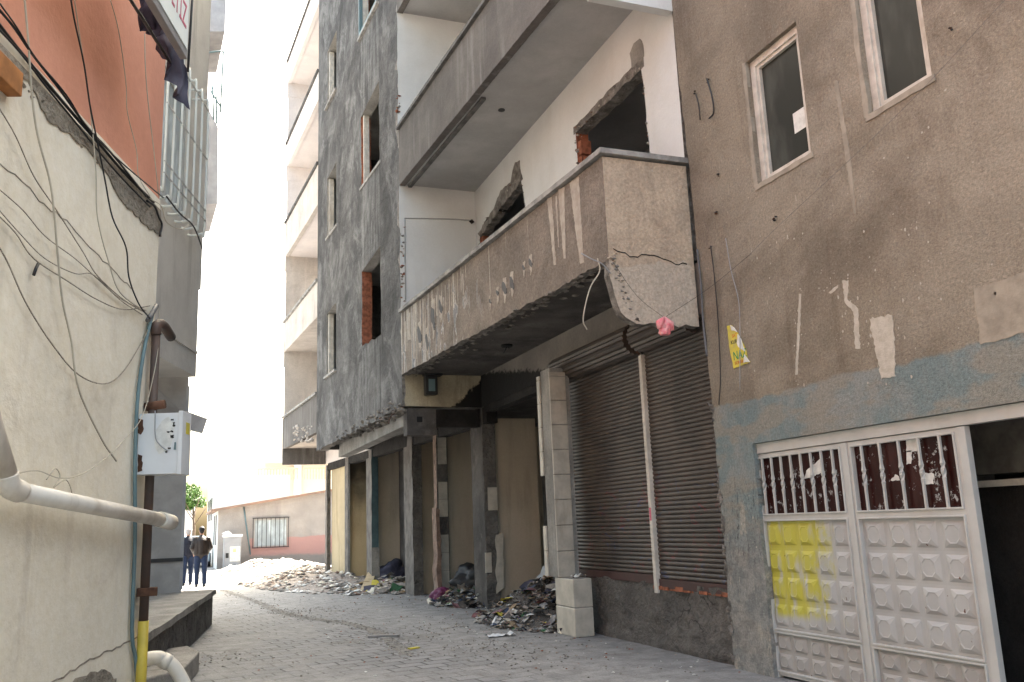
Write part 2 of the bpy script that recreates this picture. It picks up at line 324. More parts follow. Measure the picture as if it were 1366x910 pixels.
def ground_mat():
    m, n, b = nodes_new('paving'); g = G(n); s = g.sep()
    wv = g.n.nodes.new('ShaderNodeVectorMath'); wv.operation = 'ADD'
    nz = g.n.nodes.new('ShaderNodeTexNoise'); nz.inputs['Scale'].default_value = 1.2; nz.inputs['Detail'].default_value = 3
    sc = g.n.nodes.new('ShaderNodeVectorMath'); sc.operation = 'SCALE'; sc.inputs['Scale'].default_value = .09
    g.link(g.pos, nz.inputs['Vector']); g.link(nz.outputs['Color'], sc.inputs[0]); g.link(g.pos, wv.inputs[0]); g.link(sc.outputs[0], wv.inputs[1])
    br = g.n.nodes.new('ShaderNodeTexBrick'); v = g.mp((1, 1, 1), rot=(0, 0, R(-8)), src=wv.outputs[0]); g.link(v, br.inputs['Vector'])
    br.inputs['Scale'].default_value = 1.0; br.inputs['Brick Width'].default_value = .31; br.inputs['Row Height'].default_value = .23
    br.inputs['Mortar Size'].default_value = .012; br.inputs['Mortar Smooth'].default_value = .3; br.inputs['Bias'].default_value = 0
    br.inputs['Color1'].default_value = (.225, .225, .235, 1); br.inputs['Color2'].default_value = (.16, .162, .172, 1); br.inputs['Mortar'].default_value = (.035, .035, .035, 1)
    big = g.noise(g.pos, .6, 5, .6); med = g.noise(g.pos, 3.5, 6, .65)
    dusty = g.ramp(g.math('ADD', big, g.math('MULTIPLY', med, .45)), .62, .80)
    xr = g.ramp(g.math('ADD', s[0], g.math('MULTIPLY', big, 1.2)), 2.9, 4.4)
    far = g.ramp(s[1], 14, 21)
    dm = g.math('MAXIMUM', g.math('MAXIMUM', g.math('MULTIPLY', dusty, .85), g.math('MULTIPLY', xr, .88)), g.math('MULTIPLY', far, .7))
    dust = g.mix(g.ramp(med, .35, .65), (.27, .267, .265), (.165, .163, .163))
    col = g.mix(dm, br.outputs['Color'], dust)
    dk = g.ramp(g.noise(g.mp((1, .7, 1), (5, 2, 0)), .9, 8, .68, .4), .56, .64); col = g.mix(g.math('MULTIPLY', dk, .6), col, g.mix(g.ramp(g.noise(g.pos, 14, 5, .8), .45, .6), (.11, .105, .10), (.24, .23, .22)))
    NF = g.noise(g.pos, 40, 5, .7); col = g.mix(.25, col, g.mix(g.ramp(NF, .3, .7, False), (0, 0, 0), (1, 1, 1)), 'OVERLAY')
    sp = g.ramp(g.noise(g.pos, 30, 2, .5), .74, .77); col = g.mix(g.math('MULTIPLY', sp, .6), col, (.55, .53, .5))
    g.link(col, b.inputs['Base Color']); b.inputs['Roughness'].default_value = .75
    H = g.math('MULTIPLY', g.math('SUBTRACT', 1, br.outputs['Fac']), g.math('SUBTRACT', 1, dm))
    H = g.math('ADD', H, g.math('ADD', g.math('MULTIPLY', med, .8), g.math('MULTIPLY', NF, .35)))
    g.bump(H, .9, .02, b)
ground_mat()
plain('gutter_gravel', (.24, .23, .215), .95, sc=9, c2=(.10, .095, .09), bump=1)
plain('dark_patch', (.10, .095, .092), .85, sc=5, c2=(.15, .14, .13), bump=.8)

# ------------------------------------------------------------------ mesh building
class MB:
    def __init__(s): s.v = []; s.f = []; s.m = []; s.mats = []; s.sm = []
    def mi(s, mat):
        if mat not in s.mats: s.mats.append(mat)
        return s.mats.index(mat)
    def face(s, pts, mat, smooth=False):
        k = len(s.v); s.v += [Vector(p) for p in pts]; s.f.append(tuple(range(k, k + len(pts)))); s.m.append(s.mi(mat)); s.sm.append(smooth)
    def idx(s, verts, faces, mat, smooth=False):
        k = len(s.v); s.v += [Vector(p) for p in verts]
        for f in faces: s.f.append(tuple(i + k for i in f)); s.m.append(s.mi(mat)); s.sm.append(smooth)
    def box(s, a, b, mat, M=None):
        x0, y0, z0 = a; x1, y1, z1 = b
        v = [Vector(p) for p in ((x0, y0, z0), (x1, y0, z0), (x1, y1, z0), (x0, y1, z0), (x0, y0, z1), (x1, y0, z1), (x1, y1, z1), (x0, y1, z1))]
        if M: v = [M @ p for p in v]
        s.idx(v, [(0, 3, 2, 1), (4, 5, 6, 7), (0, 1, 5, 4), (1, 2, 6, 5), (2, 3, 7, 6), (3, 0, 4, 7)], mat)
        return s
    def pbox(s, P, u0, u1, v0, v1, n0, n1, mat):   # box in a Plane's frame
        c = [P.at(u, v, n) for n in (n0, n1) for (u, v) in ((u0, v0), (u1, v0), (u1, v1), (u0, v1))]
        s.idx(c, [(0, 1, 2, 3), (7, 6, 5, 4), (0, 4, 5, 1), (1, 5, 6, 2), (2, 6, 7, 3), (3, 7, 4, 0)], mat); return s
    def tube(s, pts, r, mat, seg=8, rs=None):
        pts = [Vector(p) for p in pts]; rings = []; n = len(pts); up = None
        for i, p in enumerate(pts):
            d = (pts[min(i + 1, n - 1)] - pts[max(i - 1, 0)]).normalized()
            if up is None: up = d.orthogonal().normalized()
            up = (up - d * up.dot(d));
            up = up.normalized() if up.length > 1e-6 else d.orthogonal().normalized()
            q = d.cross(up); rr = rs[i] if rs else r
            rings.append([p + (up * math.cos(2 * math.pi * k / seg) + q * math.sin(2 * math.pi * k / seg)) * rr for k in range(seg)])
        v = [p for rg in rings for p in rg]; f = []
        for i in range(n - 1):
            for k in range(seg): f.append((i * seg + k, i * seg + (k + 1) % seg, (i + 1) * seg + (k + 1) % seg, (i + 1) * seg + k))
        s.idx(v, f, mat, True); s.idx(rings[0], [tuple(range(seg))[::-1]], mat); s.idx(rings[-1], [tuple(range(seg))], mat); return s
    def prism(s, P, loop, n0, n1, front, side=None, holes=(), back=None, hole_mats=None):
        """outline loop (u,v) in plane frame, extruded n0 (front) .. n1 (back), with holes"""
        side = side or front; back = back or front
        loops = [[Vector((u, v, 0)) for u, v in loop]] + [[Vector((u, v, 0)) for u, v in h] for h in holes]
        tris = tessellate_polygon(loops); flat = [p for l in loops for p in l]
        for n, mt in ((n0, front), (n1, back)):
            s.idx([P.at(p.x, p.y, n) for p in flat], [tuple(t) for t in tris], mt)
        for li, l in enumerate(loops):
            L = len(l)
            for i in range(L):
                a, b = l[i], l[(i + 1) % L]; mt = side
                if li and hole_mats: mt = hole_mats(li - 1, a, b) or side
                s.face([P.at(a.x, a.y, n0), P.at(b.x, b.y, n0), P.at(b.x, b.y, n1), P.at(a.x, a.y, n1)], mt)
        return s
    def build(s, name, parent=None, merge=True, bevel=0):
        me = bpy.data.meshes.new(name); org = parent_org(parent)
        me.from_pydata([v - org for v in s.v], [], s.f)
        for mt in s.mats: me.materials.append(MATS[mt])
        me.polygons.foreach_set('material_index', s.m); me.polygons.foreach_set('use_smooth', s.sm)
        if merge:
            bm = bmesh.new(); bm.from_mesh(me); bmesh.ops.remove_doubles(bm, verts=bm.verts, dist=1e-4)
            bmesh.ops.recalc_face_normals(bm, faces=bm.faces); bm.to_mesh(me); bm.free()
        me.update(); o = bpy.data.objects.new(name, me); scene.collection.objects.link(o)
        if parent: o.parent = parent
        if bevel:
            md = o.modifiers.new('bevel', 'BEVEL'); md.width = bevel; md.segments = 2; md.limit_method = 'ANGLE'; md.angle_limit = R(50)
        return o
def parent_org(p):
    o = Vector((0, 0, 0))
    while p: o += p.location; p = p.parent
    return o
def tag(o, label=None, cat=None, group=None, kind=None):
    if label: o['label'] = label
    if cat: o['category'] = cat
    if group: o['group'] = group
    if kind: o['kind'] = kind
    return o
def empty(name, loc, label, cat, group=None):
    e = bpy.data.objects.new(name, None); e.location = loc; e.empty_display_size = .3; scene.collection.objects.link(e)
    return tag(e, label, cat, group)
def top(mb, name, label, cat, loc=None, group=None, kind=None, **k):
    """a thing that is one mesh, its origin at loc"""
    loc = Vector(loc) if loc is not None else Vector((0, 0, 0))
    mb.v = [v - loc for v in mb.v]; o = mb.build(name, None, **k); o.location = loc
    return tag(o, label, cat, group, kind)
def rag(loop, step, amp, seed=0, closed=True, skip=()):
    """subdivide and roughen an outline"""
    r = random.Random(seed); out = []; n = len(loop)
    for i in range(n if closed else n - 1):
        a = Vector(loop[i]).to_2d() if len(loop[i]) > 2 else Vector(loop[i]); b = Vector(loop[(i + 1) % n])
        L = (b - a).length; k = 1 if i in skip else max(1, int(L / step)); nrm = Vector((-(b - a).y, (b - a).x)).normalized() if L else Vector((0, 0))
        for j in range(k):
            t = j / k; q = a.lerp(b, t)
            if j: q = q + nrm * r.uniform(-amp, amp) + (b - a).normalized() * r.uniform(-.2, .2) * step
            out.append((q.x, q.y))
    if not closed: out.append(tuple(loop[-1]))
    return out
def spline(pts, n=6):
    pts = [Vector(p) for p in pts]; P = [pts[0] * 2 - pts[1]] + pts + [pts[-1] * 2 - pts[-2]]; out = []
    for i in range(1, len(P) - 2):
        for k in range(n):
            t = k / n; a, b, c, d = P[i - 1:i + 3]
            out.append(.5 * ((2 * b) + (c - a) * t + (2 * a - 5 * b + 4 * c - d) * t * t + (3 * b - a - 3 * c + d) * t ** 3))
    return out + [pts[-1]]

def chunk(mb, c, s, mat, r, fl=1.0):
    n = 6; vs = []
    for k in range(n):
        a = 2 * math.pi * k / n; vs.append(c + Vector((math.cos(a) * s * r.uniform(.6, 1.1), math.sin(a) * s * r.uniform(.6, 1.1), r.uniform(-.2, .1) * s * fl)))
    t = c + Vector((r.uniform(-.3, .3) * s, r.uniform(-.3, .3) * s, s * r.uniform(.5, .9) * fl)); b = c - Vector((0, 0, s * r.uniform(.4, .8) * fl))
    v = vs + [t, b]; f = [(k, (k + 1) % n, n) for k in range(n)] + [((k + 1) % n, k, n + 1) for k in range(n)]
    mb.idx(v, f, mat)

# ------------------------------------------------------------------ planes of the place
WX = 5.24
PW = Plane((WX, 0), (WX, 10)); PW.n = Vector((-1, 0, 0))         # inner facade wall, +n to the street
PB = Plane((5.20, 0), (5.20, 10)); PB.n = Vector((-1, 0, 0))     # brown house
PF = Plane((4.16, 7.91), (3.73, 15.35))                          # balcony / bay front, n = left of direction = to the street
PG = Plane((5.24, 15.2), (4.30, 28.1))                           # ground floor front line of the far half
PL = Plane((-.25, 8.47), (-.25 + .3106, 9.47)); PL.n = -PL.n     # beige left wall, +n to the street
YC = 7.91; YB = 15.37; YB2 = 22.9; YE = 28.1
def FX(y): return 4.16 + (3.73 - 4.16) * (y - 7.91) / (15.35 - 7.91)
def GX(y): return 5.24 + (4.30 - 5.24) * (y - 15.2) / (28.1 - 15.2)
FL = [4.25, 7.87, 11.5, 15.12]         # undersides of the upper floors

# ------------------------------------------------------------------ ground
mb = MB(); mb.face([(-60, -30, 0), (60, -30, 0), (60, 260, 0), (-60, 260, 0)], 'paving')
o = mb.build('ground'); tag(o, kind='structure')
def strip(name, pts, wd, mat, z=.004, seed=1, **k):
    r = random.Random(seed); pts = spline(pts, 8); mb = MB(); L = []
    for i, p in enumerate(pts):
        d = (pts[min(i + 1, len(pts) - 1)] - pts[max(i - 1, 0)]).normalized(); q = Vector((-d.y, d.x, 0))
        L.append((p + q * (wd / 2 + r.uniform(-.25, .25) * wd * .5), p - q * (wd / 2 + r.uniform(-.25, .25) * wd * .5)))
    for a, b in zip(L, L[1:]): mb.face([(a[0].x, a[0].y, z), (b[0].x, b[0].y, z), (b[1].x, b[1].y, z), (a[1].x, a[1].y, z)], mat)
    return tag(mb.build(name), kind='structure')
strip('drain_channel', [onZ(*p) for p in ((268, 771), (300, 788), (340, 802), (375, 817), (420, 826), (470, 833), (505, 845), (527, 860), (543, 874))], .17, 'gutter_gravel')
def patch(name, cpx, rx, ry, mat, seed, z=.008):
    c = onZ(*cpx); r = random.Random(seed); n = 26; pts = []
    for k in range(n):
        a = 2 * math.pi * k / n; q = 1 + r.uniform(-.3, .3); pts.append((c.x + math.cos(a) * rx * q, c.y + math.sin(a) * ry * q, z))
    mb = MB(); mb.face(pts, mat); return tag(mb.build(name), kind='structure')
exec_parts = []

# ------------------------------------------------------------------ brown house on the right
bh = empty('brown_house', (5.2, 4, 0), 'brown stuccoed house with faded blue paint round its white metal gate', 'building')
def U(P, x, y): return P.puv(x, y)
w1 = [U(PB, 994.6, 84), U(PB, 1060.5, 31), U(PB, 1082, 204), U(PB, 1019, 237)]
w1 = [(6.62, 5.72), (5.90, 5.72), (5.90, 4.50), (6.62, 4.50)]
def rect(pts, pad=0):
    us = [p[0] for p in pts]; vs = [p[1] for p in pts]; return min(us) - pad, max(us) + pad, min(vs) - pad, max(vs) + pad
r1 = rect([U(PB, 994.6, 84), U(PB, 1019, 237), U(PB, 1060.5, 31), U(PB, 1082, 204)])
r2 = (U(PB, 1243, 100)[0], U(PB, 1150, 80)[0], U(PB, 1159, 153)[1], U(PB, 1159, 153)[1] + 1.28)
gL, gR = U(PB, 1004, 595)[0], -0.2      # gate opening (u = world y)
gT = U(PB, 1180, 564)[1]
holes = [[(r1[0], r1[2]), (r1[1], r1[2]), (r1[1], r1[3]), (r1[0], r1[3])], [(r2[0], r2[2]), (r2[1], r2[2]), (r2[1], r2[3]), (r2[0], r2[3])]]
outer = rag([(7.79, 0), (7.80, 2.4), (7.80, 3.5), (7.86, 5.5), (7.95, 7.9)], .16, .018, 3, False) + [(-9, 7.9), (-9, 0), (gR, 0), (gR, gT)] + \
    rag([(gL, gT), (gL + .0, 1.5), (gL, 0)], .15, .01, 4, False)
mb = MB(); mb.prism(PB, outer, 0, -.28, 'brown_stucco', 'brown_stucco', holes)
# plaster repairs and scrapes, thin raised patches
def decal(mb, P, pxs, mat, th=.004, step=.05, amp=.01, seed=1):
    loop = [P.puv(*p) for p in pxs]; mb.prism(P, rag(loop, step, amp, seed), th, -.002, mat)
decal(mb, PB, [(1160, 425), (1190, 420), (1194, 450), (1195, 502), (1176, 506), (1172, 480), (1165, 450)], 'chalky', .006, .018, .011, 2)
decal(mb, PB, [(1300, 385), (1375, 362), (1380, 440), (1308, 460)], 'surround', .004, .04, .008, 5)
for i, pxs in enumerate([[(1066, 392), (1069, 392), (1068, 430), (1064, 500), (1061, 500), (1064, 440)], [(1124, 374), (1132, 374), (1131, 400), (1145, 412), (1148, 465), (1141, 465), (1139, 416), (1127, 403)],
                         [(1106, 390), (1118, 380), (1118, 384), (1108, 392)], [(1113, 108), (1118, 108), (1135, 210), (1142, 285), (1139, 285), (1129, 215)]]):
    decal(mb, PB, pxs, 'chalky' if i < 3 else 'surround', .003, .02, .006, 10 + i)
r = random.Random(77)
for (cx__, cy__, sx_, sy_, n__) in ((1180, 455, 28, 40, 26), (1135, 420, 16, 45, 22), (1065, 440, 6, 55, 16), (1100, 380, 40, 20, 14), (1200, 300, 140, 150, 40), (1010, 400, 40, 100, 16), (1060, 320, 30, 15, 10), (1000, 690, 12, 60, 14)):
    for k in range(n__):
        a_, b_ = PB.puv(r.gauss(cx__, sx_ * .6), r.gauss(cy__, sy_ * .6)); q_ = r.uniform(.003, .012); w_ = r.uniform(.6, 2.2)
        if r1[0] - .03 < a_ < r1[1] + .08 and r1[2] - .06 < b_ < r1[3] or a_ > 7.7 or (a_ < gL + .02 and b_ < gT + .02): continue
        if r2[0] - .03 < a_ < r2[1] + .08 and r2[2] - .06 < b_ < r2[3]: continue
        mb.face([PB.at(a_ + q_ * math.cos(t_) * r.uniform(.6, 1.2), b_ + q_ * w_ * math.sin(t_) * r.uniform(.6, 1.2), .004) for t_ in (0, 1.1, 2.2, 3.3, 4.4, 5.4)], 'chalky')
mb.build('wall', bh)
# rough broken edge of the corner
mb = MB(); r = random.Random(5)
for i in range(60):
    z = r.uniform(.02, 2.6); s = r.uniform(.015, .045); y = 7.79 + r.uniform(-.02, .015)
    c = Vector((5.2 + r.uniform(-.005, .02), y, z)); vs = [c + Vector((r.uniform(-s, s), r.uniform(-s, s), r.uniform(-s, s) * 1.6)) for _ in range(7)]
    mb.idx(vs, [(0, 1, 2), (0, 2, 3), (0, 3, 4), (0, 4, 5), (1, 2, 6), (2, 3, 6), (3, 4, 6), (4, 5, 6), (5, 1, 6), (0, 5, 1)], 'broken_concrete')
tag(mb.build('broken_edge', bh), kind='stuff')
mb = MB(); mb.box((5.5, -9, 2.6), (9, 7.75, 2.8), 'column_side'); mb.box((8.8, -9, 0), (9, 7.75, 7.85), 'soffit_paint'); mb.box((5.5, 7.6, 0), (8.8, 7.75, 7.6), 'soffit_paint')
mb.box((5.49, -9, 7.6), (8.8, 7.7, 7.85), 'soffit_paint'); mb.box((6.0, -9, 1.72), (6.15, 7.5, 2.6), 'column_side')
mb.box((6.0, -9, 0), (6.14, 7.5, 1.66), 'soot_and_dark')  # lower back wall coloured black to stand for the dark of the interior
mb.build('interior', bh)
mb = MB(); mb.box((5.92, -2, 1.62), (5.99, 7.4, 1.67), 'old_frame'); mb.box((5.90, 3.4, 1.52), (5.96, 4.3, 1.62), 'old_frame'); mb.build('inner_rail', bh)
for k, r_ in enumerate((r1, r2)):
    u0, u1, v0, v1 = r_
    mb = MB(); t = .07
    d0, d1 = -.05, -.15
    mb.prism(PB, [(u0, v0), (u1, v0), (u1, v1), (u0, v1)], d0, d1, 'old_frame', None, [[(u0 + t, v0 + t * .6), (u1 - t, v0 + t * .6), (u1 - t, v1 - t), (u0 + t, v1 - t)]])
    f = mb.build('window', bh)
    MB().prism(PB, [(u0 + t, v0 + t * .6), (u1 - t, v0 + t * .6), (u1 - t, v1 - t), (u0 + t, v1 - t)], d0 - .02, d1 + .02, 'old_frame', None,
               [[(u0 + t + .035, v0 + t * .6 + .035), (u1 - t - .035, v0 + t * .6 + .035), (u1 - t - .035, v1 - t - .035), (u0 + t + .035, v1 - t - .035)]]).build('sash', f)
    MB().pbox(PB, u0 + t + .03, u1 - t - .03, v0 + t * .6 + .03, v1 - t - .03, -.105, -.111, 'dusty_glass').build('pane', f)
    if k == 0: MB().pbox(PB, u0 + .14, u0 + .30, v0 + .33, v0 + .53, -.100, -.103, 'paper_white').build('paper_note', f)
    mb = MB(); mb.prism(PB, rag([(u0 - .03, v0 - .05), (u1 + .04, v0 - .05), (u1 + .03, v0 + .002), (u0 - .03, v0 + .002)], .12, .008, k), .010, -.2, 'surround'); mb.prism(PB, rag([(u1, v0), (u1 + .055, v0 - .02), (u1 + .05, v1 + .02), (u1, v1)], .15, .01, 4 + k), .006, -.03, 'surround'); mb.build('plaster_surround', bh)
# ---- gate
GP = Plane((5.25, 0), (5.25, 10)); GP.n = Vector((-1, 0, 0))
g0 = U(GP, 1004, 595)[0]; gm = U(GP, 1137, 688)[0]; g1 = U(GP, 1297, 720)[0]; g1a = g1 + .11
zt = U(GP, 1013, 600)[1]; zm = U(GP, 1013, 691)[1]; zl = U(GP, 1029, 840)[1]
mb = MB(); mb.pbox(GP, -.2, gL, gT - .10, gT - .003, .01, -.06, 'white_metal'); mb.pbox(GP, g0 + .02, gL - .003, 0, gT - .1, .008, -.055, 'white_metal')
mb.build('gate_frame', bh, bevel=.004)
def leaf(u0, u1, cols, bars, name):
    L = empty('gate_leaf', (0, 0, 0), None, None); L.parent = bh; del_keys(L)
    L.location = Vector((5.25, u0, 0)) - bh.location
    z0, z1, z2, z3 = .02, zl, zm, gT - .105
    mb = MB(); t = .045; holes = [[(u0 + t, z0 + t), (u1 - t, z0 + t), (u1 - t, z1 - .02), (u0 + t, z1 - .02)], [(u0 + t, z1 + .02), (u1 - t, z1 + .02), (u1 - t, z2 - .035), (u0 + t, z2 - .035)],
                                [(u0 + t, z2 + .035), (u1 - t, z2 + .035), (u1 - t, z3 - t), (u0 + t, z3 - t)]]
    mb.prism(GP, [(u0, z0), (u1, z0), (u1, z3), (u0, z3)], -.005, -.045, 'white_metal', None, holes)
    for h in holes:   # bead round each opening
        a, b = h[0], h[2]; e = .014
        mb.prism(GP, [(a[0] - e, a[1] - e), (b[0] + e, a[1] - e), (b[0] + e, b[1] + e), (a[0] - e, b[1] + e)], .008, -.008, 'white_metal', None, [h])
    mb.build('frame', L, bevel=.003)
    for (a, b), rows in ((holes[1][0:3:2], 4), (holes[0][0:3:2], 2)):
        mb = MB(); W = (b[0] - a[0]) / cols; H = (b[1] - a[1]) / rows
        for i in range(cols):
            for j in range(rows):
                x0, y0 = a[0] + i * W, a[1] + j * H; x1, y1 = x0 + W, y0 + H
                def ring(ix, iy, c, n): # octagon-ish
                    X0, X1, Y0, Y1 = x0 + ix, x1 - ix, y0 + iy, y1 - iy
                    return [GP.at(X0 + c, Y0, n), GP.at(X1 - c, Y0, n), GP.at(X1, Y0 + c, n), GP.at(X1, Y1 - c, n), GP.at(X1 - c, Y1, n), GP.at(X0 + c, Y1, n), GP.at(X0, Y1 - c, n), GP.at(X0, Y0 + c, n)]
                A = ring(0, 0, 0.0001, -.030); B = ring(W * .10, H * .10, .004, -.029); C = ring(W * .27, H * .23, W * .12, -.006); D = ring(W * .30, H * .26, W * .11, -.010)
                v = A + B + C + D; f = []
                for lv in range(3):
                    for k in range(8): f.append((lv * 8 + k, lv * 8 + (k + 1) % 8, lv * 8 + 8 + (k + 1) % 8, lv * 8 + 8 + k))
                f.append(tuple(range(24, 32))); mb.idx(v, f, 'gate_panel')
        mb.build('embossed_panel', L)
    a, b = holes[2][0], holes[2][2]
    MB().pbox(GP, a[0], b[0], a[1], b[1], -.034, -.038, 'maroon_glass').build('painted_pane', L)
    for k in range(bars):
        u = a[0] + (k + .6) / (bars + .2) * (b[0] - a[0]); mb = MB(); zc = (a[1] + b[1]) / 2
        h = .009; prof = [(a[1] - .01, 0), (zc - .09, 0), (zc - .045, .4), (zc, 1), (zc + .02, 1.25), (zc + .06, 1.9), (zc + .10, 2.0), (b[1] + .01, 2.0)]
        vs = []; fs = []
        for z, tw in prof:
            ang = tw * math.pi / 2; e = h * (1.5 if 0 < tw < 2 else 1)
            for q in range(4):
                th = ang + math.pi / 4 + q * math.pi / 2; vs.append(GP.at(u + math.cos(th) * e * 1.414, z, .002 + math.sin(th) * e * 1.414))
        for i in range(len(prof) - 1):
            for q in range(4): fs.append((i * 4 + q, i * 4 + (q + 1) % 4, i * 4 + 4 + (q + 1) % 4, i * 4 + 4 + q))
        mb.idx(vs, fs, 'white_metal'); mb.build('grille_bar', L)
    return L
def del_keys(o):
    for k in ('label', 'category'):
        if k in o: del o[k]
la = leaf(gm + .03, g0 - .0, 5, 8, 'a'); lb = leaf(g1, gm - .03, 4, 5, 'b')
la['label'] = 'left gate leaf with sprayed yellow patch'
mb = MB()
for q in (((1204, 585), (1219, 583), (1219, 602), (1205, 604)), ((1226, 631), (1241, 632), (1241, 646), (1228, 647)), ((1190, 633), (1195, 636), (1196, 641), (1184, 641)), ((1205, 602), (1212, 601), (1211, 619), (1205, 620)), ((1072, 628), (1090, 612), (1095, 630), (1068, 640))):
    MB().prism(GP, rag([GP.puv(*p) for p in q], .02, .006, 3), -.030, -.033, 'paper_white').build('torn_sticker', lb)
mb = MB(); mb.pbox(GP, gm - .028, gm + .028, .02, gT - .105, .004, -.05, 'white_metal'); mb.build('gate_post', bh, bevel=.004); mb = MB(); mb.pbox(GP, g1 - .07, g1 - .003, .02, gT - .105, .004, -.05, 'white_metal'); mb.build('gate_post', bh, bevel=.004)

# ------------------------------------------------------------------ main derelict block
ab = empty('apartment_block', (5.24, 15, 0), 'gutted grey apartment block with long concrete balconies over closed shops', 'building')
# facade wall behind the balconies (first and upper floors)
def wl(pts): return [PW.puv(*p) for p in pts]
hA = rag(wl([(770, 213), (768, 160), (790, 145), (835, 98), (832, 72), (845, 64), (856, 68), (859, 92), (864, 150), (866, 195), (860, 215), (800, 240)]), .22, .025, 2)
hA = rag([(8.80, 5.0), (8.72, 5.9), (8.74, 6.55), (8.78, 6.98), (9.15, 7.06), (10.2, 7.02), (10.74, 7.08), (10.74, 5.0)], .16, .022, 21)
hB = rag([(12.82, 5.0), (12.80, 6.6), (12.95, 7.16), (13.5, 7.2), (14.1, 7.0), (14.9, 7.05), (15.15, 6.85), (15.15, 5.0)], .2, .05, 22)
def up(h, dz): return [(u, v + dz) for u, v in h]
holes = [hA, hB, up(hA, 3.62), up(hB, 3.62)]
def brickjamb(k, a, b):
    if abs(a.x - b.x) < .08 and (a.x > 10.5 and a.x < 11 or a.x > 14.9): return 'brick_red'
    return 'soot_and_dark' if abs(a.y - b.y) < .08 else 'broken_concrete'
mb = MB(); mb.prism(PW, [(7.98, FL[0]), (YB, FL[0]), (YB, 19), (7.98, 19)], 0, -.2, 'white_paint', 'broken_concrete', holes, hole_mats=brickjamb)
mb.build('wall', ab)
# exposed lintels and plastered-over chases round the two broken openings
mb = MB(); r = random.Random(61)
for h_, dz in ((hA, 0), (hB, 0), (hA, 3.62), (hB, 3.62)):
    for q in range(len(h_)):
        a_, b_ = Vector(h_[q]), Vector(h_[(q + 1) % len(h_)])
        if max(a_.y, b_.y) < 5.2: continue
        for _ in range(7):
            p_ = a_.lerp(b_, r.random()); chunk(mb, PW.at(p_.x + r.uniform(-.03, .03), p_.y + dz + r.uniform(-.035, .03), r.uniform(-.12, .012)), r.uniform(.012, .04), r.choice(['concrete', 'broken_concrete', 'chalky', 'dull_brick']), r)
tag(mb.build('crumbled_rim', ab), kind='stuff')
mb = MB(); mb.prism(PW, rag([(8.7, 6.98), (10.8, 7.0), (10.8, 7.12), (8.7, 7.12)], .12, .02, 4), .006, -.18, 'broken_concrete')
mb.build('lintel', ab)
mb = MB(); mb.prism(PW, rag([(8.68, 7.1), (9.0, 7.1), (9.02, 7.32), (8.9, 7.40), (8.75, 7.38), (8.68, 7.25)], .06, .012, 5), .008, -.01, 'concrete'); mb.build('mortar_patch', ab)
mb = MB(); mb.prism(PW, rag([(12.85, 7.12), (14.2, 6.98), (15.1, 6.84), (15.25, 6.95), (14.3, 7.12), (13.9, 7.33), (13.4, 7.28), (13.15, 7.55), (12.95, 7.5), (12.88, 7.2)], .10, .03, 6), .012, -.15, 'broken_concrete'); mb.build('broken_plaster', ab)
mb = MB()
for k in range(2):
    for ya_, yb__ in ((10.63, 10.735), (15.05, 15.145)):
        mb = MB()
        for j in range(8): z0 = 5.0 + j * .235; mb.box((5.26, ya_, z0 + k * 3.62), (5.42, yb__, z0 + .205 + k * 3.62), 'brick_red')
        tag(mb.build('brick_jamb', ab))
# floors, back, far end of the block
mb = MB()
for z in FL: mb.box((5.44, 7.98, z + .01), (11, 33, z + .2), 'soffit_paint')
mb.box((10.9, 7.9, 0), (11.1, 33, 19), 'concrete'); mb.box((5.44, 7.96, 0), (10.9, 8.1, 19), 'soffit_paint'); mb.box((GX(28) + .2, 27.9, 3.4), (10.9, 28.1, 19), 'grey_plaster')
mb.box((5.24, 7.96, 18.9), (11, 28.1, 19.1), 'concrete'); mb.box((7.6, 9.5, 4.5), (7.7, 15.4, 18.8), 'soffit_paint')
mb.build('floor_slabs', ab)
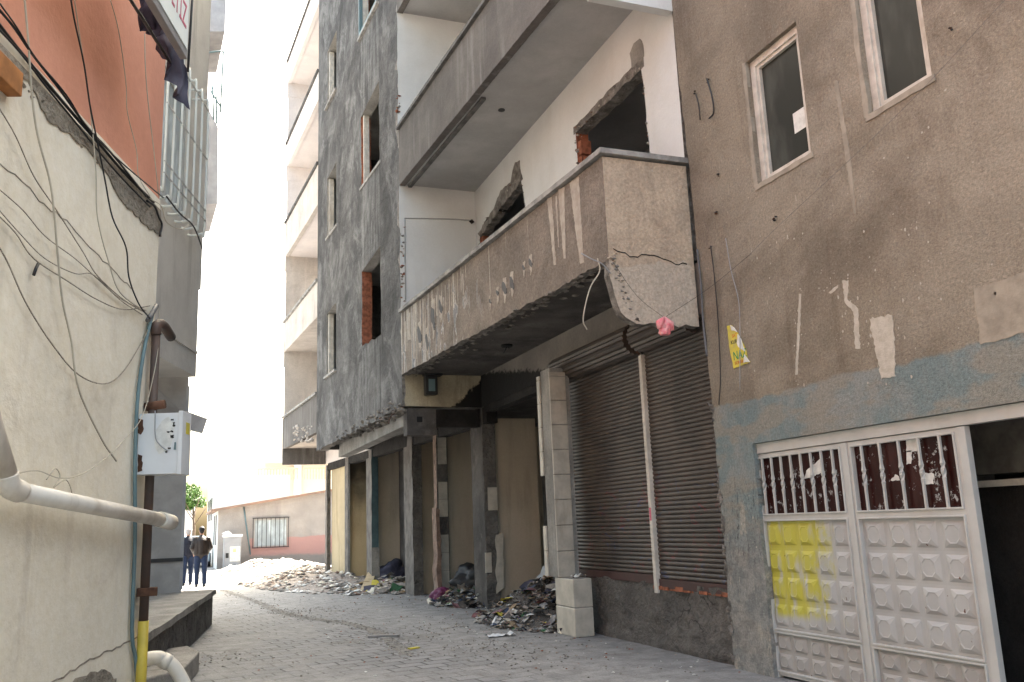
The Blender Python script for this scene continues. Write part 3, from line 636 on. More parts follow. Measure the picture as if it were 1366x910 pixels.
# balconies, near half
def balcony(i, y0, y1, soff_mat, par_mat, cop_mat, z_s, z_p, near_end, far_end, seed, wallx):
    B = empty('balcony', (0, 0, 0), None, None); B.parent = ab; del_keys(B); B.location = Vector((FX(y0), y0, z_s)) - ab.location
    u0, u1 = PF.U(y0), PF.U(y1)
    low = rag(rag([(u1, z_s - .02), (u0, z_s - .04)], .6, .02 if i == 0 else .004, seed, False), .05, .012 if i == 0 else .004, seed, False)
    mb = MB(); mb.prism(PF, [(u0, z_p - .02), (u1, z_p - .02)] + low, 0, -.12, par_mat, 'broken_concrete' if i == 0 else par_mat)
    if i == 0:
        rs = random.Random(17)
        def dec(pxs, mat, th, sd, st=.03, am=.008): mb.prism(PF, rag([PF.puv(*p) for p in pxs], st, am, sd), th, -.002, mat)
        dec([(730, 265), (736, 263), (742, 353), (739, 354)], 'lime_streak', .003, 1); dec([(760, 244), (772, 236), (779, 350), (774, 352)], 'lime_streak', .003, 2)
        dec([(745, 253), (753, 250), (755, 345), (752, 345), (747, 285)], 'lime_streak', .003, 3); dec([(741, 262), (743, 261), (746, 330), (745, 330)], 'lime_streak', .0035, 4)
        for k in range(22):
            x = 539 + k * 3.9 + rs.uniform(-1.5, 1.5); yt = 417 - (x - 533) * .80 + rs.uniform(4, 20); w_ = rs.uniform(.6, 2.6) * (1 - k / 40); ln = rs.uniform(25, 75) * (1 - k / 40)
            dec([(x, yt), (x + w_, yt - 1), (x + w_ * .8 + 1, yt + ln), (x + 1, yt + ln)], 'lime_streak', .003 + .0001 * k, 20 + k)
        for k, (x, y, w_, h_) in enumerate(((578, 402, 6, 42), (588, 398, 5, 24), (560, 432, 6, 30), (570, 440, 4, 30), (664, 386, 4, 10), (673, 374, 7, 22), (683, 366, 6, 24), (654, 398, 3, 8), (699, 352, 4, 10), (708, 343, 5, 16))):
            rad = [rs.uniform(.65, 1.15) for _ in range(11)]
            def blob(q_, sh): return [(x + math.cos(6.283 * n_ / 11) * w_ * .62 * rad[n_] * q_ + math.sin(6.283 * n_ / 11) * w_ * .25, y + h_ / 2 + sh + math.sin(6.283 * n_ / 11) * h_ * .55 * rad[(n_ + 3) % 11] * q_) for n_ in range(11)]
            dec([(x - w_ * .3, y - 2), (x + w_ * .35, y - 4), (x + w_ * .45, y + h_ * .9), (x + w_ * .1, y + h_ + 9), (x - w_ * .15, y + h_ * .8)], 'lime_streak', .006, 60 + k, .02, .012)
            dec(blob(.74, 0), 'peeled_grey', .009, 80 + k, .03, .006)
    mb.build('parapet', B)
    mb = MB(); mb.prism(PF, rag([(u0 - .04, z_p), (u0 - .04, z_p + .06), (u1, z_p + .06), (u1, z_p)], .2, .004, seed + 4), .05, -.17, cop_mat)
    if near_end:
        mb.box((FX(y0) - .05, y0 - .05, z_p + .003), (5.22, y0 + .16, z_p + .063), cop_mat)
    mb.build('coping', B, bevel=.01)
    # slab with soffit
    mb = MB(); s0 = Vector((FX(y0), y0, 0)); s1 = Vector((FX(y1), y1, 0))
    pts = [(FX(y0) + .125, y0 + .12), (FX(y1) + .125, y1), (wallx(y1), y1), (wallx(y0), y0 + .12)]
    z0, z1 = z_s, z_s + .16
    v = [(x, y, z0) for x, y in pts] + [(x, y, z1) for x, y in pts]
    mb.idx(v, [(3, 2, 1, 0), (4, 5, 6, 7), (0, 1, 5, 4), (1, 2, 6, 5), (2, 3, 7, 6), (3, 0, 4, 7)], soff_mat); mb.build('slab', B)
    PE = Plane((FX(y0), y0), (5.24, y0)); PE.n = Vector((0, -1, 0))
    if near_end:
        W_ = 5.2 - FX(y0)
        zb = z_s - (.72 if i == 0 else .60)
        if i == 0:
            lo = rag([(W_, zb), (.28, zb), (.16, zb + .06), (.07, zb + .2), (.02, zb + .42), (.0, zb + .72)], .08, .02, seed + 9, False)
        else: lo = [(W_, zb), (0, zb)]
        mb = MB(); mb.prism(PE, lo + [(0, z_p - .02), (W_, z_p - .02)], 0, -.12, 'end_plaster' if i == 0 else 'white_paint', 'broken_concrete' if i == 0 else 'white_paint')
        if i == 0:   # crack line across the end wall
            ck = rag([(.06, z_s + .09), (.3, z_s + .02), (.55, z_s + .05), (.8, z_s - .03), (.95, z_s - .02)], .05, .02, 3, False)
            mb.prism(PE, ck + [(u, v - .012) for u, v in ck[::-1]], .004, -.002, 'soot_and_dark')
        mb.build('end_wall', B)
    if far_end:
        mb = MB(); mb.box((FX(y1) + .0, y1 - .15, z_s - .5), (wallx(y1), y1, z_p - .02), par_mat); mb.build('end_wall', B)
    return B
cw = lambda y: 5.24
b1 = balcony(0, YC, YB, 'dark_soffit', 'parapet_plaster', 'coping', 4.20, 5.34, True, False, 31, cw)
b1['label'] = 'lowest near balcony with rain-streaked parapet and broken lower edge'
b2 = balcony(1, YC, YB, 'soffit_paint', 'parapet_dark', 'dark_coping', FL[1] - .02, 8.96, True, False, 32, cw) if 'parapet_dark' in MATS else None
if b2 is None:
    plaster('parapet_dark', (.15, .136, .125), (.105, .095, .088), 1.2, (.26, .25, .24), .5, 3.0, dark=(.10, .09, .085), damt=.5, bump=.5)
    b2 = balcony(1, YC, YB, 'soffit_paint', 'parapet_dark', 'dark_coping', FL[1] - .02, 8.96, True, False, 32, cw)
b3 = balcony(2, YC, YB, 'soffit_paint', 'parapet_dark', 'dark_coping', FL[2] - .02, 12.6, True, False, 33, cw)
b4 = balcony(3, YC, YB, 'soffit_paint', 'parapet_dark', 'dark_coping', FL[3] - .02, 16.2, True, False, 34, cw)
for B, t in ((b2, 'second balcony up, darker smooth parapet'), (b3, 'third balcony up'), (b4, 'topmost balcony')): B['label'] = t
# drip moulding under the second balcony
mb = MB(); a = PF.px(626, 120, -.14); mb.pbox(PF, PF.U(11.6), PF.U(YB) - .02, FL[1] - .065, FL[1] - .022, -.17, -.24, 'dark_coping'); mb.build('drip_strip', b2)
# spalled underside edge pieces of the lowest balcony
mb = MB(); r = random.Random(9)
for k in range(150):
    y = r.uniform(8.0, YB); c = Vector((FX(y) + r.uniform(0, .12) + (r.random() ** 3) * .3, y, 4.17 + r.uniform(-.03, .01))); chunk(mb, c, r.uniform(.02, .08), 'broken_concrete', r, .5)
for k in range(170):
    t = r.random(); z = 3.50 + t * .75; x = 4.16 + .26 * (1 - t) ** 1.6 + r.uniform(0, .03)
    chunk(mb, Vector((x + r.uniform(-.01, .07), 7.93 + r.uniform(-.02, .06), z)), r.uniform(.012, .04), r.choice(['end_plaster', 'concrete', 'broken_concrete']), r)
tag(mb.build('spalled_edge', b1), kind='stuff')
# wall between soffit and shop fronts, near half (x = WX)
mb = MB(); mb.prism(PW, [(7.85, 3.62), (YB, 3.62), (YB, 4.2), (7.85, 4.2)], .0, -.2, 'lintel_plaster'); mb.build('lintel_wall', ab)
# ---- bay (projecting closed part)
def pf(pts): return [PF.puv(*p) for p in pts]
bw = []
UN0, UN1, UF0, UF1 = PF.U(16.72), PF.U(18.2), PF.U(20.68), PF.U(21.75)
for k in range(4):
    zz = k * 3.62
    bw.append(rag([(UN0, 5.22 + zz), (UN1, 5.28 + zz), (UN1 + .01, 6.93 + zz), (UN0, 7.06 + zz)], .22, .03, 40 + k, skip=(2,)))
    bw.append(rag([(UF0, 5.2 + zz), (UF1, 5.2 + zz), (UF1, 6.82 + zz), (UF0, 6.86 + zz)], .3, .012, 50 + k))
low = rag([(PF.U(YB2), 3.47), (PF.U(18.2), 3.56), (PF.U(YB), 3.62)], .10, .03, 8, False)
mb = MB()
def bayjamb(k, a, b):
    if k % 2 == 0 and abs(a.x - b.x) < .1 and a.x > (UN0 + UN1) / 2: return 'brick_red'
    return 'concrete'
mb.prism(PF, low + [(PF.U(YB), 19), (PF.U(YB2), 19)], 0, -.22, 'grey_plaster', 'broken_concrete', bw, hole_mats=bayjamb)
mb.build('bay_wall', ab)
# pale jamb strips and sills of the bay windows
def baywin(k, u0, u1, z0, z1, sill):
    mb = MB()
    mb.pbox(PF, u1 - .09, u1 - .02, z0, z1, -.04, -.16, 'old_frame')
    fr = mb.build('window', ab)
    mb = MB(); mb.pbox(PF, u0 - .08, u1 + .12, z0 - .06, z0 - .005, .06 if sill else .02, -.2, 'coping'); mb.build('sill', fr)
    return fr
for k in range(4):
    zz = k * 3.62; baywin(k, UF0, UF1, 5.22 + zz, 6.8 + zz, k != 1)
    if k > 0: baywin(k, UN0, UN1, 5.26 + zz, 6.95 + zz, k == 2)
mb = MB(); zz = 2 * 3.62
mb.prism(PF, [(UN0 + .0, 5.26 + zz), (UN1, 5.26 + zz), (UN1, 6.95 + zz), (UN0, 6.95 + zz)], .05, -.03, 'blue_conduit', None, [[(UN0 + .06, 5.32 + zz), (UN1 - .06, 5.32 + zz), (UN1 - .06, 6.89 + zz), (UN0 + .06, 6.89 + zz)]]); mb.build('window_frame', ab)
# side walls of the bay, white painted; lower piece cream and sooty
PS = Plane((FX(YB), YB), (5.24, YB)); PS.n = Vector((0, -1, 0)); Wb = 5.24 - FX(YB)
mb = MB()
edge = rag([(0.0, 19), (0.0, 4.22)], .2, .012, 77, False)
mb.prism(PS, edge + [(Wb, 4.22), (Wb, 19)], 0, -.18, 'white_paint', 'broken_concrete'); mb.build('partition', ab)
mb = MB(); mb.prism(PS, rag([(0.05, 4.2), (.06, 3.62)], .1, .02, 5, False) + [(Wb, 3.60), (Wb, 4.2)], 0, -.18, 'cream_panel', 'broken_concrete'); mb.build('partition', ab)
# raised chase line and pipe hole on the first floor partition
mb = MB(); mb.tube([onY(541, 400, YB - .01), onY(540, 291, YB - .01), onY(600, 292, YB - .01), onY(628, 294, YB - .01)], .012, 'soffit_paint', 6); mb.build('conduit', ab)
mb = MB(); r = random.Random(12)
for k in range(30): chunk(mb, onY(538 + r.uniform(-4, 2), r.uniform(300, 405), YB - .0), r.uniform(.015, .04), r.choice(['broken_concrete', 'broken_concrete', 'brick_red']), r)
for k in range(14): chunk(mb, onY(531 + r.uniform(-2, 2), r.uniform(125, 155), YB - .0), r.uniform(.02, .05), r.choice(['broken_concrete', 'brick_red']), r)
chunk(mb, onY(629, 296, YB - .01), .07, 'soot_and_dark', r)  # black lump in place of the shaded inside of the pipe hole
tag(mb.build('broken_plaster', ab), kind='stuff')
# bay floor underside, ragged edge, exposed bars
mb = MB(); pts = [(FX(YB) + .2, YB + .18), (FX(YB2) + .2, YB2), (GX(YB2), YB2), (5.24, YB + .18)]
v = [(x, y, 3.62) for x, y in pts] + [(x, y, 3.8) for x, y in pts]
mb.idx(v, [(3, 2, 1, 0), (4, 5, 6, 7), (0, 1, 5, 4), (1, 2, 6, 5), (2, 3, 7, 6), (3, 0, 4, 7)], 'concrete'); mb.build('bay_floor', ab)
mb = MB(); r = random.Random(13)
for k in range(230):
    t = r.random() ** 1.4; y = YB + .05 + t * 5.2; c = Vector((FX(y) + r.uniform(-.03, .22), y, 3.60 - t * .08 + r.uniform(-.06, .10) * (1 + (1 - t)))); chunk(mb, c, r.uniform(.03, .10) * (1.2 - t * .6), 'broken_concrete', r, .8)
tag(mb.build('spalled_edge', ab), kind='stuff')
mb = MB()
for k in range(7):
    y = YB + r.uniform(.1, 2.5); c = Vector((FX(y) + .02, y, 3.62)); pts = [c]
    for j in range(4): pts.append(pts[-1] + Vector((r.uniform(-.1, .12), r.uniform(-.12, .2), r.uniform(-.10, .04))))
    mb.tube(spline(pts, 4), .009, 'rust', 6)
mb.build('bent_bars', ab)
# beams below the bay
mb = MB(); mb.box((3.82, YB + .02, 3.10), (4.36, YB + .3, 3.58), 'dark_soffit'); mb.box((4.36, YB + .1, 3.25), (5.22, YB + .3, 3.58), 'soot_and_dark'); mb.box((3.84, YB + .3, 3.3), (4.1, 22.8, 3.61), 'concrete'); mb.build('beam', ab)
mb = MB(); mb.box((4.0, YB + .012, 3.33), (4.10, YB + .022, 3.43), 'black_void'); mb.build('beam_hole', ab)  # black plate on the beam, standing for the dark inside a hole
# bay top/inside dark + far side wall
mb = MB(); mb.box((3.5, YB2 - .2, 3.5), (5.3, YB2, 19), 'grey_plaster'); mb.box((5.3, YB + .2, 3.8), (5.4, YB2 - .2, 18.9), 'soffit_paint')
for z in FL: mb.box((3.75, YB + .2, z), (5.3, YB2 - .25, z + .18), 'concrete')
mb.build('bay_interior', ab)
# ---- far half balconies
for i, (zs, zp) in enumerate(((4.0, 4.94), (7.06, 8.0), (10.2, 11.33), (13.3, 14.1), (16.3, 17.1))):
    pm = ('parapet_dark', 'pale_parapet', 'pale_parapet', 'far_white', 'far_white')[i]
    B = balcony(i + 10, YB2 + .02, YE, 'far_white' if i > 1 else 'pale_parapet', pm, 'coping' if i < 2 else 'dark_coping', zs, zp, False, True, 60 + i, GX)
    B['label'] = ('lowest far balcony with flaking dark parapet', 'second far balcony, pale parapet', 'third far balcony, pale parapet', 'fourth far balcony, white parapet', 'fifth far balcony, white parapet')[i]
    if i < 4:
        nx = (7.06, 10.2, 13.3, 16.3)[i] - .5
        mb = MB(); mb.box((FX(YE) + .03, YE - .14, zp - .02), (GX(YE), YE - .02, nx), ('pale_parapet', 'pale_parapet', 'far_white', 'far_white')[i]); mb.build('side_panel', B)
mb = MB(); mb.face([(GX(YB2), YB2, 3.5), (GX(YE), YE, 3.5), (GX(YE), YE, 19), (GX(YB2), YB2, 19)], 'far_white'); mb.build('rear_wall', ab)
mb = MB(); r = random.Random(3)
for k in range(45): chunk(mb, PF.px(r.uniform(392, 418), 0 + r.uniform(568, 590), .0), r.uniform(.03, .09), 'pale_parapet', r)
tag(mb.build('flaking_plaster', ab), kind='stuff')
# ---- ground floor: columns and infill
zc0 = 3.6
def colx(px_left, px_corner, px_right, P, depth, mat_front, mat_side, name='column', z1=3.6, base=None, off=0.0):
    """column whose near street corner shows at px_corner; near face runs to px_right"""
    c = P.px(px_corner, 700); x0, y0 = c.x, c.y
    x1 = onY(px_right, 700, y0).x
    mb = MB()
    Lx = rag([(0, 0), (0, z1)], .22, .012, int(px_corner), False)
    v = []
    for (dx, z) in Lx: v.append((x0 + dx, y0, z))
    n = len(Lx)
    ring2 = [(x1, y0, z) for _, z in Lx]; ring3 = [(x1, y0 + depth, z) for _, z in Lx]; ring4 = [(x0, y0 + depth, z) for _, z in Lx]
    allv = v + ring2 + ring3 + ring4
    fs = []
    for i in range(n - 1):
        mb_f = [(i, n + i, n + i + 1, i + 1)]
        fs.append(mb_f[0])
    mb.idx(allv, fs, mat_front)
    fs = []
    for i in range(n - 1): fs += [(n + i, 2 * n + i, 2 * n + i + 1, n + i + 1), (2 * n + i, 3 * n + i, 3 * n + i + 1, 2 * n + i + 1), (3 * n + i, i, i + 1, 3 * n + i + 1)]
    mb.idx(allv, fs, mat_side)
    return mb, (x0, x1, y0)
def tiles(mb, x0, x1, y, zs, mat='tile', th=.015, h=.36):
    for z in zs: MB().box((x0, y - th, z), (x1, y - .001, z + h - .006), mat).build('wall_tile', ab)
# P2 (px 637-664), P2b (584-599), P3 (551-564), P4 (497-505), P5 (466-470), P6 (435-441)
mb, (x0, x1, y0) = colx(637, 647, 664.5, PW, .7, 'rough_base', 'dark_soffit'); r = random.Random(4)
c2 = mb.build('column', ab); mb = MB(); tiles(mb, x0 + .07, x1 + .0, y0, (1.72 + .0,), h=.42); tiles(mb, x0 - .02, x0 + .1, y0, (.62,), h=.36)
mb.prism(Plane((0, y0 - .001), (1, y0 - .001)), rag([(x1 - .08, .25), (x1 + .07, .35), (x1 + .09, 1.3), (x1 - .05, 1.28)], .1, .02, 5), 0, -.02, 'tile'); mb.build('wall_tile', ab)
P2 = (x0, x1, y0)
mb, (x0, x1, y0) = colx(583, 584, 599, PG, .25, 'rough_base', 'dull_brick'); mb.build('column', ab)
mb = MB(); tiles(mb, x0 + .03, x1 - .02, y0, [.22 + .36 * k for k in range(9) if k not in (3, 6)], mat='tile'); P2b = (x0, x1, y0)
mb = MB(); mb.prism(Plane((0, y0 + .05), (1, y0 + .05)), rag([(x0 - .1, 0), (x0 + .01, 0), (x0 - .02, 1.8), (x0 - .1, 1.85)], .15, .02, 15), 0, -.3, 'dull_brick'); mb.build('broken_infill', ab)
mb, (x0, x1, y0) = colx(544, 551, 564, PG, .8, 'rough_base', 'column_side'); mb.build('column', ab); P3 = (x0, x1, y0)
mb, (x0, x1, y0) = colx(490, 496, 505, PG, .7, 'teal_paint', 'column_side'); mb.build('column', ab); P4 = (x0, x1, y0)
mb = MB(); mb.box((x0 - .02, y0 - .03, 0), (x1 + .01, y0, 1.0), 'concrete'); mb.build('broken_render', ab)
mb, (x0, x1, y0) = colx(461, 464, 467, PG, .5, 'concrete', 'column_side'); mb.build('column', ab); P5 = (x0, x1, y0)
mb, (x0, x1, y0) = colx(435, 436, 441, PG, .3, 'rough_base', 'column_side', z1=3.45); mb.build('column', ab); P6 = (x0, x1, y0)
# ochre infills between the far columns
mb = MB(); mb.pbox(PG, PG.U(P5[2]) + .1, PG.U(P6[2]) - .02, 0, 3.3, -.15, -.3, 'ochre_wall'); mb.build('infill_wall', ab)
mb = MB(); mb.box((P5[1] - .05, P5[2] + .1, 0), (P5[1] + .75, P5[2] + .25, 3.5), 'ochre_burnt'); mb.build('infill_wall', ab)
# shop partitions facing the street end
def part(px0, px1, y, zt_=3.55, mat='inner_beige', xe=None):
    xa = onY(px0, 700, y).x; xb = xe or onY(px1, 700, y).x
    mb = MB(); mb.box((xa, y, 0), (xb, y + .12, zt_), mat); mb.build('partition', ab)
part(663, 720, P2[2] + .12, 3.42); part(663, 719, P2[2] + .10, 3.56) if False else None
part(598, 640, P2b[2] + .2, xe=7.5); part(563, 583, P3[2] + .3, xe=6.9); part(505, 533, P4[2] + .2); 
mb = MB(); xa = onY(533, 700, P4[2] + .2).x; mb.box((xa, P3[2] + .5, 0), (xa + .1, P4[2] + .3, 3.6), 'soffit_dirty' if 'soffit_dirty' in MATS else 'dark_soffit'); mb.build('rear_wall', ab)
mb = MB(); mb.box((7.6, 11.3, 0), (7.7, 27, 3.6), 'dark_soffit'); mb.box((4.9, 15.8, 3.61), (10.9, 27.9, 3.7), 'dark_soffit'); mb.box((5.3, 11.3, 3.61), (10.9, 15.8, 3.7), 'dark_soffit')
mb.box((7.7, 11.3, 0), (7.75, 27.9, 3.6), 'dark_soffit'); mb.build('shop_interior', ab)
mb = MB(); mb.pbox(PG, .0, PG.U(27.8), 3.3, 3.6, -.03, -.25, 'soot_and_dark'); mb.build('lintel_beam', ab)
mb = MB(); mb.prism(PW, [(12.6, 3.5), (15.3, 3.5), (15.3, 3.62), (12.6, 3.62)], -.02, -.2, 'soot_and_dark'); mb.build('lintel_beam', ab)
# P1: tiled pillar on a pedestal
pr = onZ(768, 851); PX0, PY0 = pr.x, pr.y
xr = onY(791, 800, PY0).x; zped = onY(768, 772, PY0).z; yfar = Plane((PX0, 0), (PX0, 1)).px(741, 800).y
ped = MB(); 
for k in range(2):
    z0 = k * zped / 2; ped.box((PX0 + .004 * k, PY0 + .004 * k, z0), (xr, yfar, z0 + zped / 2 - .006), 'tile')
ped.box((PX0 + .01, PY0 + .01, 0), (xr - .01, yfar - .01, zped - .002), 'concrete')
ped.build('pedestal', ab, bevel=.012)
ypil = PY0 + .42; xa = onY(740, 660, ypil).x; xb = onY(759, 660, ypil).x; ydeep = Plane((xa, 0), (xa, 1)).px(727, 660).y
mb = MB(); mb.box((xa + .015, ypil + .015, zped), (xb + .1, ydeep, 3.62), 'concrete'); mb.build('column', ab)
mb = MB(); z = zped; k = 0; hh = .345
while z < 3.5:
    MB().box((xa - .004, ypil - .012, z + .004), (xb + .03, ypil + .012, min(z + hh, 3.56) - .004), 'tile').build('wall_tile', ab, bevel=.003)
    if k not in (2, 3): MB().box((xa - .012, ypil + .45, z + .004), (xa + .012, ydeep, min(z + hh, 3.56) - .004), 'tile').build('wall_tile', ab, bevel=.003)
    z += hh; k += 1
mb = MB(); r = random.Random(31)
for k in range(16): chunk(mb, Vector((PX0 + r.uniform(.1, .3), PY0 + r.uniform(.15, .4), zped + .015)), r.uniform(.015, .05), r.choice(['broken_concrete', 'paper_white', 'rust']), r)
tag(mb.build('loose_debris', ab), kind='stuff')
# shutters
SX = 5.32; PSH = Plane((SX, 0), (SX, 10)); PSH.n = Vector((-1, 0, 0))
ysh_r, ysh_m, ysh_l = 7.83, PSH.px(871, 650).y, ypil + .25
zb = .80; ztop = 3.55
def shutter(y0, y1, lab, zb):
    S = empty('roller_shutter', (0, 0, 0), None, None); S.parent = ab; del_keys(S); S.location = Vector((SX, y0, zb)) - ab.location; S['label'] = lab
    mb = MB(); p = .052; n = int((ztop + .1 - zb) / p); prof = []
    for k in range(n):
        z = zb + k * p
        prof += [(z, 0), (z + p * .12, .008), (z + p * .35, .014), (z + p * .6, .014), (z + p * .85, .008), (z + p * .93, -.002)]
    v = []; f = []
    for i, (z, d) in enumerate(prof): v += [(SX - d, y0, z), (SX - d, y1, z)]
    for i in range(len(prof) - 1): f.append((2 * i, 2 * i + 1, 2 * i + 3, 2 * i + 2))
    mb.idx(v, f, 'slat_metal'); mb.build('slats', S)
    mb = MB(); mb.box((SX - .03, y0, zb - .10), (SX + .02, y1, zb + .0), 'maroon_bar'); mb.build('bottom_bar', S, bevel=.004)
    # rolled curtain at the head
    mb = MB(); rr = .19; seg = 40; cx_, cz_ = SX - .06, 3.66; v = []; f = []
    for k in range(seg):
        a = 2 * math.pi * k / seg; q = rr + (.010 if k % 2 else -.008); v += [(cx_ + math.cos(a) * q, max(y0 + .02, 8.12), cz_ + math.sin(a) * q), (cx_ + math.cos(a) * q, y1 - .02, cz_ + math.sin(a) * q)]
    for k in range(seg): f.append((2 * k, 2 * k + 1, (2 * k + 3) % (2 * seg), (2 * k + 2) % (2 * seg)))
    f += [tuple(2 * k for k in range(seg)), tuple(2 * k + 1 for k in range(seg))[::-1]]
    mb.idx(v, f, 'slat_metal'); mb.build('roll', S)
shutter(ysh_r, ysh_m - .04, 'near shutter beside the brown house', zb - .02); shutter(ysh_m + .04, ysh_l + .35, 'far shutter beside the tiled pillar', zb + .02)
mb = MB(); mb.box((SX - .06, ysh_m - .035, .62), (SX + .01, ysh_m + .035, 3.45), 'old_frame'); mb.build('guide_rail', ab, bevel=.005)
mb = MB(); mb.box((SX - .066, ysh_m - .02, 1.45), (SX - .061, ysh_m + .015, 1.60), 'sign_letter'); mb.build('red_mark', ab)
mb = MB(); mb.tube([(SX - .03, ysh_m, 3.4), (SX - .1, ysh_m + .02, 3.55), (SX - .12, ysh_m + .15, 3.62)], .012, 'rust', 6); mb.build('rail_hook', ab)
# rough wall below the shutters with displaced face
mb = MB(); NY, NZ = 70, 18; r = random.Random(8); ya, yb_ = 7.83, PY0 + .45
from mathutils import noise as mnoise
v = []
for j in range(NZ + 1):
    for i in range(NY + 1):
        y = ya + (yb_ - ya) * i / NY; z = .74 * j / NZ; d = mnoise.noise(Vector((0, y * 2.2, z * 3))) * .035 + mnoise.noise(Vector((3, y * 7, z * 9))) * .02
        v.append((5.30 + d - .02 * (z < .1), y, z + (.03 * mnoise.noise(Vector((0, y * 5, 1))) if j == NZ else 0)))
f = [(j * (NY + 1) + i, j * (NY + 1) + i + 1, (j + 1) * (NY + 1) + i + 1, (j + 1) * (NY + 1) + i) for j in range(NZ) for i in range(NY)]
mb.idx(v, f, 'rough_base', True); mb.box((5.34, ya, 0), (5.5, yb_, .72), 'rough_base'); mb.build('plinth', ab)
mb = MB(); y = 7.9
while y < yb_ - 1.9: L = rnd.uniform(.12, .24); mb.box((5.28 + rnd.uniform(0, .02), y, .66), (5.42, y + L - .02, .70 + rnd.uniform(-.01, .012)), 'brick_red'); y += L
mb.build('brick_course', ab)
# ------------------------------------------------------------------ beige and red house on the left
lh = empty('beige_house', (-1.5, 4.5, 0), 'house with cream lower wall and terracotta red upper wall', 'building')
uE = 0.0
zr = 4.42; zband = 4.05
band_lo = rag([(-14, zband + .1), (-3.2, zband), (-2.2, zband - .05), (-1.2, zband - .1), (-.5, zband - .2), (0, zband + .0)], .14, .05, 5, False)
mb = MB(); mb.prism(PL, [(-14, 0), (uE, 0), (uE, 4.6), (-14, 4.6)], 0, -.3, 'beige_wall')
bl = [PL.puv(*p) for p in ((-60, 20), (0, 85), (38, 108), (62, 160), (108, 192), (138, 226), (163, 270), (193, 300), (214, 316))]
mb.prism(PL, [(-14, 4.5), (-14, 4.25)] + rag(bl, .05, .018, 7, False) + [(0, 4.5)], .012, -.01, 'mortar_band')
r = random.Random(2)
ck = rag([PL.puv(*p) for p in ((0, 218), (20, 232), (40, 250), (52, 268), (75, 282), (120, 330), (175, 385))], .08, .02, 3, False)
mb.prism(PL, ck + [(u, v - .008) for u, v in ck[::-1]], .003, -.002, 'mortar_band')
ck = rag([PL.puv(*p) for p in ((60, 912), (100, 893), (120, 878), (160, 862), (188, 846))], .08, .015, 4, False)
mb.prism(PL, ck + [(u, v - .012) for u, v in ck[::-1]], .003, -.002, 'mortar_band')
pb = rag([PL.puv(*p) for p in ((75, 925), (100, 905), (135, 893), (155, 905), (150, 930))], .06, .02, 6)
mb.prism(PL, pb, .004, -.002, 'mortar_band')
mb.build('lower_wall', lh)
mb = MB(); mb.prism(PL, [(-14, zr), (.12, zr), (.12, 9.5), (-14, 9.5)], -.05, -.3, 'red_wall'); mb.build('upper_wall', lh)
mb = MB(); r = random.Random(6)
for k in range(140):
    u = -r.random() * 6; chunk(mb, PL.at(u, 4.40 + r.uniform(-.05, .04), .0), r.uniform(.01, .03), 'mortar_band', r)
tag(mb.build('rough_ledge', lh), kind='stuff')
mb = MB(); mb.prism(PL, [(-14, 0), (-.01, 0), (-.01, 9.4), (-14, 9.4)], -5, -5.2, 'beige_wall'); mb.pbox(PL, -14, -.02, 9.3, 9.5, -.3, -5, 'concrete'); mb.pbox(PL, -.15, -.003, 0, 9.3, -.3, -5, 'beige_wall'); mb.build('rear_walls', lh)
# orange wooden bracket at the frame edge
mb = MB(); a = PL.puv(-30, 103); b_ = PL.puv(12, 128); mb.pbox(PL, a[0] - .3, b_[0] - .02, b_[1] - .02, b_[1] + .14, .0, .09, 'orange_wood'); top(mb, 'wooden_bracket', 'short orange wooden block fixed to the cream wall', 'bracket', PL.at(a[0], b_[1]), bevel=.006)

def lp(x, y, off=.03): return PL.px(x, y, off)
def cable(pts, r_, mat, label, group=None, off=.03, n=6):
    P = [lp(x, y, (p[0] if p else off)) for x, y, *p in pts]
    mb = MB(); mb.tube(spline(P, n), r_, mat, 6); return top(mb, 'cable', label, 'cable', P[0], group)
cg = 'cables strung along the cream and red house'
cable([(-20, 8), (20, 60), (60, 108), (100, 155), (135, 195), (170, 235), (205, 270)], 0.0115, 'black_rubber', 'lowest thick black cable of the bundle where cream wall meets red', cg)
cable([(-20, -8), (15, 32), (45, 75), (80, 120), (115, 168), (150, 206), (195, 262)], 0.0086, 'black_rubber', 'middle black cable of the bundle below the red wall', cg, .05)
cable([(-20, 20), (25, 68), (62, 116), (98, 160), (130, 200), (165, 240), (200, 276)], 0.0072, 'black_rubber', 'black cable hanging just under the bundle on the mortar band', cg, .04)
cable([(0, 5), (22, 36), (48, 78), (88, 126), (118, 172), (160, 215), (218, 264)], 0.0058, 'black_rubber', 'upper black cable of the bundle, ending at the window grille', cg, .06)
cable([(93, -10), (100, 30), (112, 85), (120, 140), (130, 190), (140, 240), (150, 290), (168, 330), (172, 370), (185, 405), (200, 425)], 0.0065, 'black_rubber', 'black cable crossing the bundle and dropping to the rusty pipe', cg, .07)
cable([(32, -10), (38, 60), (42, 120), (50, 180), (68, 250), (76, 330), (83, 400), (95, 455), (105, 520), (135, 585), (155, 615)], 0.0072, 'cream_cable', 'long pale cable hanging down the whole cream wall', cg, .05)
cable([(98, -10), (108, 60), (116, 110), (122, 160), (128, 230), (130, 290), (145, 350), (160, 390), (192, 415)], 0.0050, 'cream_cable', 'pale cable running beside the crossing black cable', cg, .06)
cable([(145, -8), (158, 40), (168, 110), (170, 150), (182, 200), (185, 235), (200, 262)], 0.0043, 'cream_cable', 'thin pale cable in the middle of the red wall', cg, .0)
cable([(193, 45), (194, 90), (198, 140), (205, 200), (212, 262)], 0.0050, 'cream_cable', 'pale cable hanging below the dark cloth on red wall', cg, .0)
cable([(-10, 130), (20, 180), (45, 235), (75, 280), (110, 335), (130, 368), (165, 400), (195, 418)], 0.0043, 'mortar_band', 'thin brown wire running from left edge down to the pipe', cg)
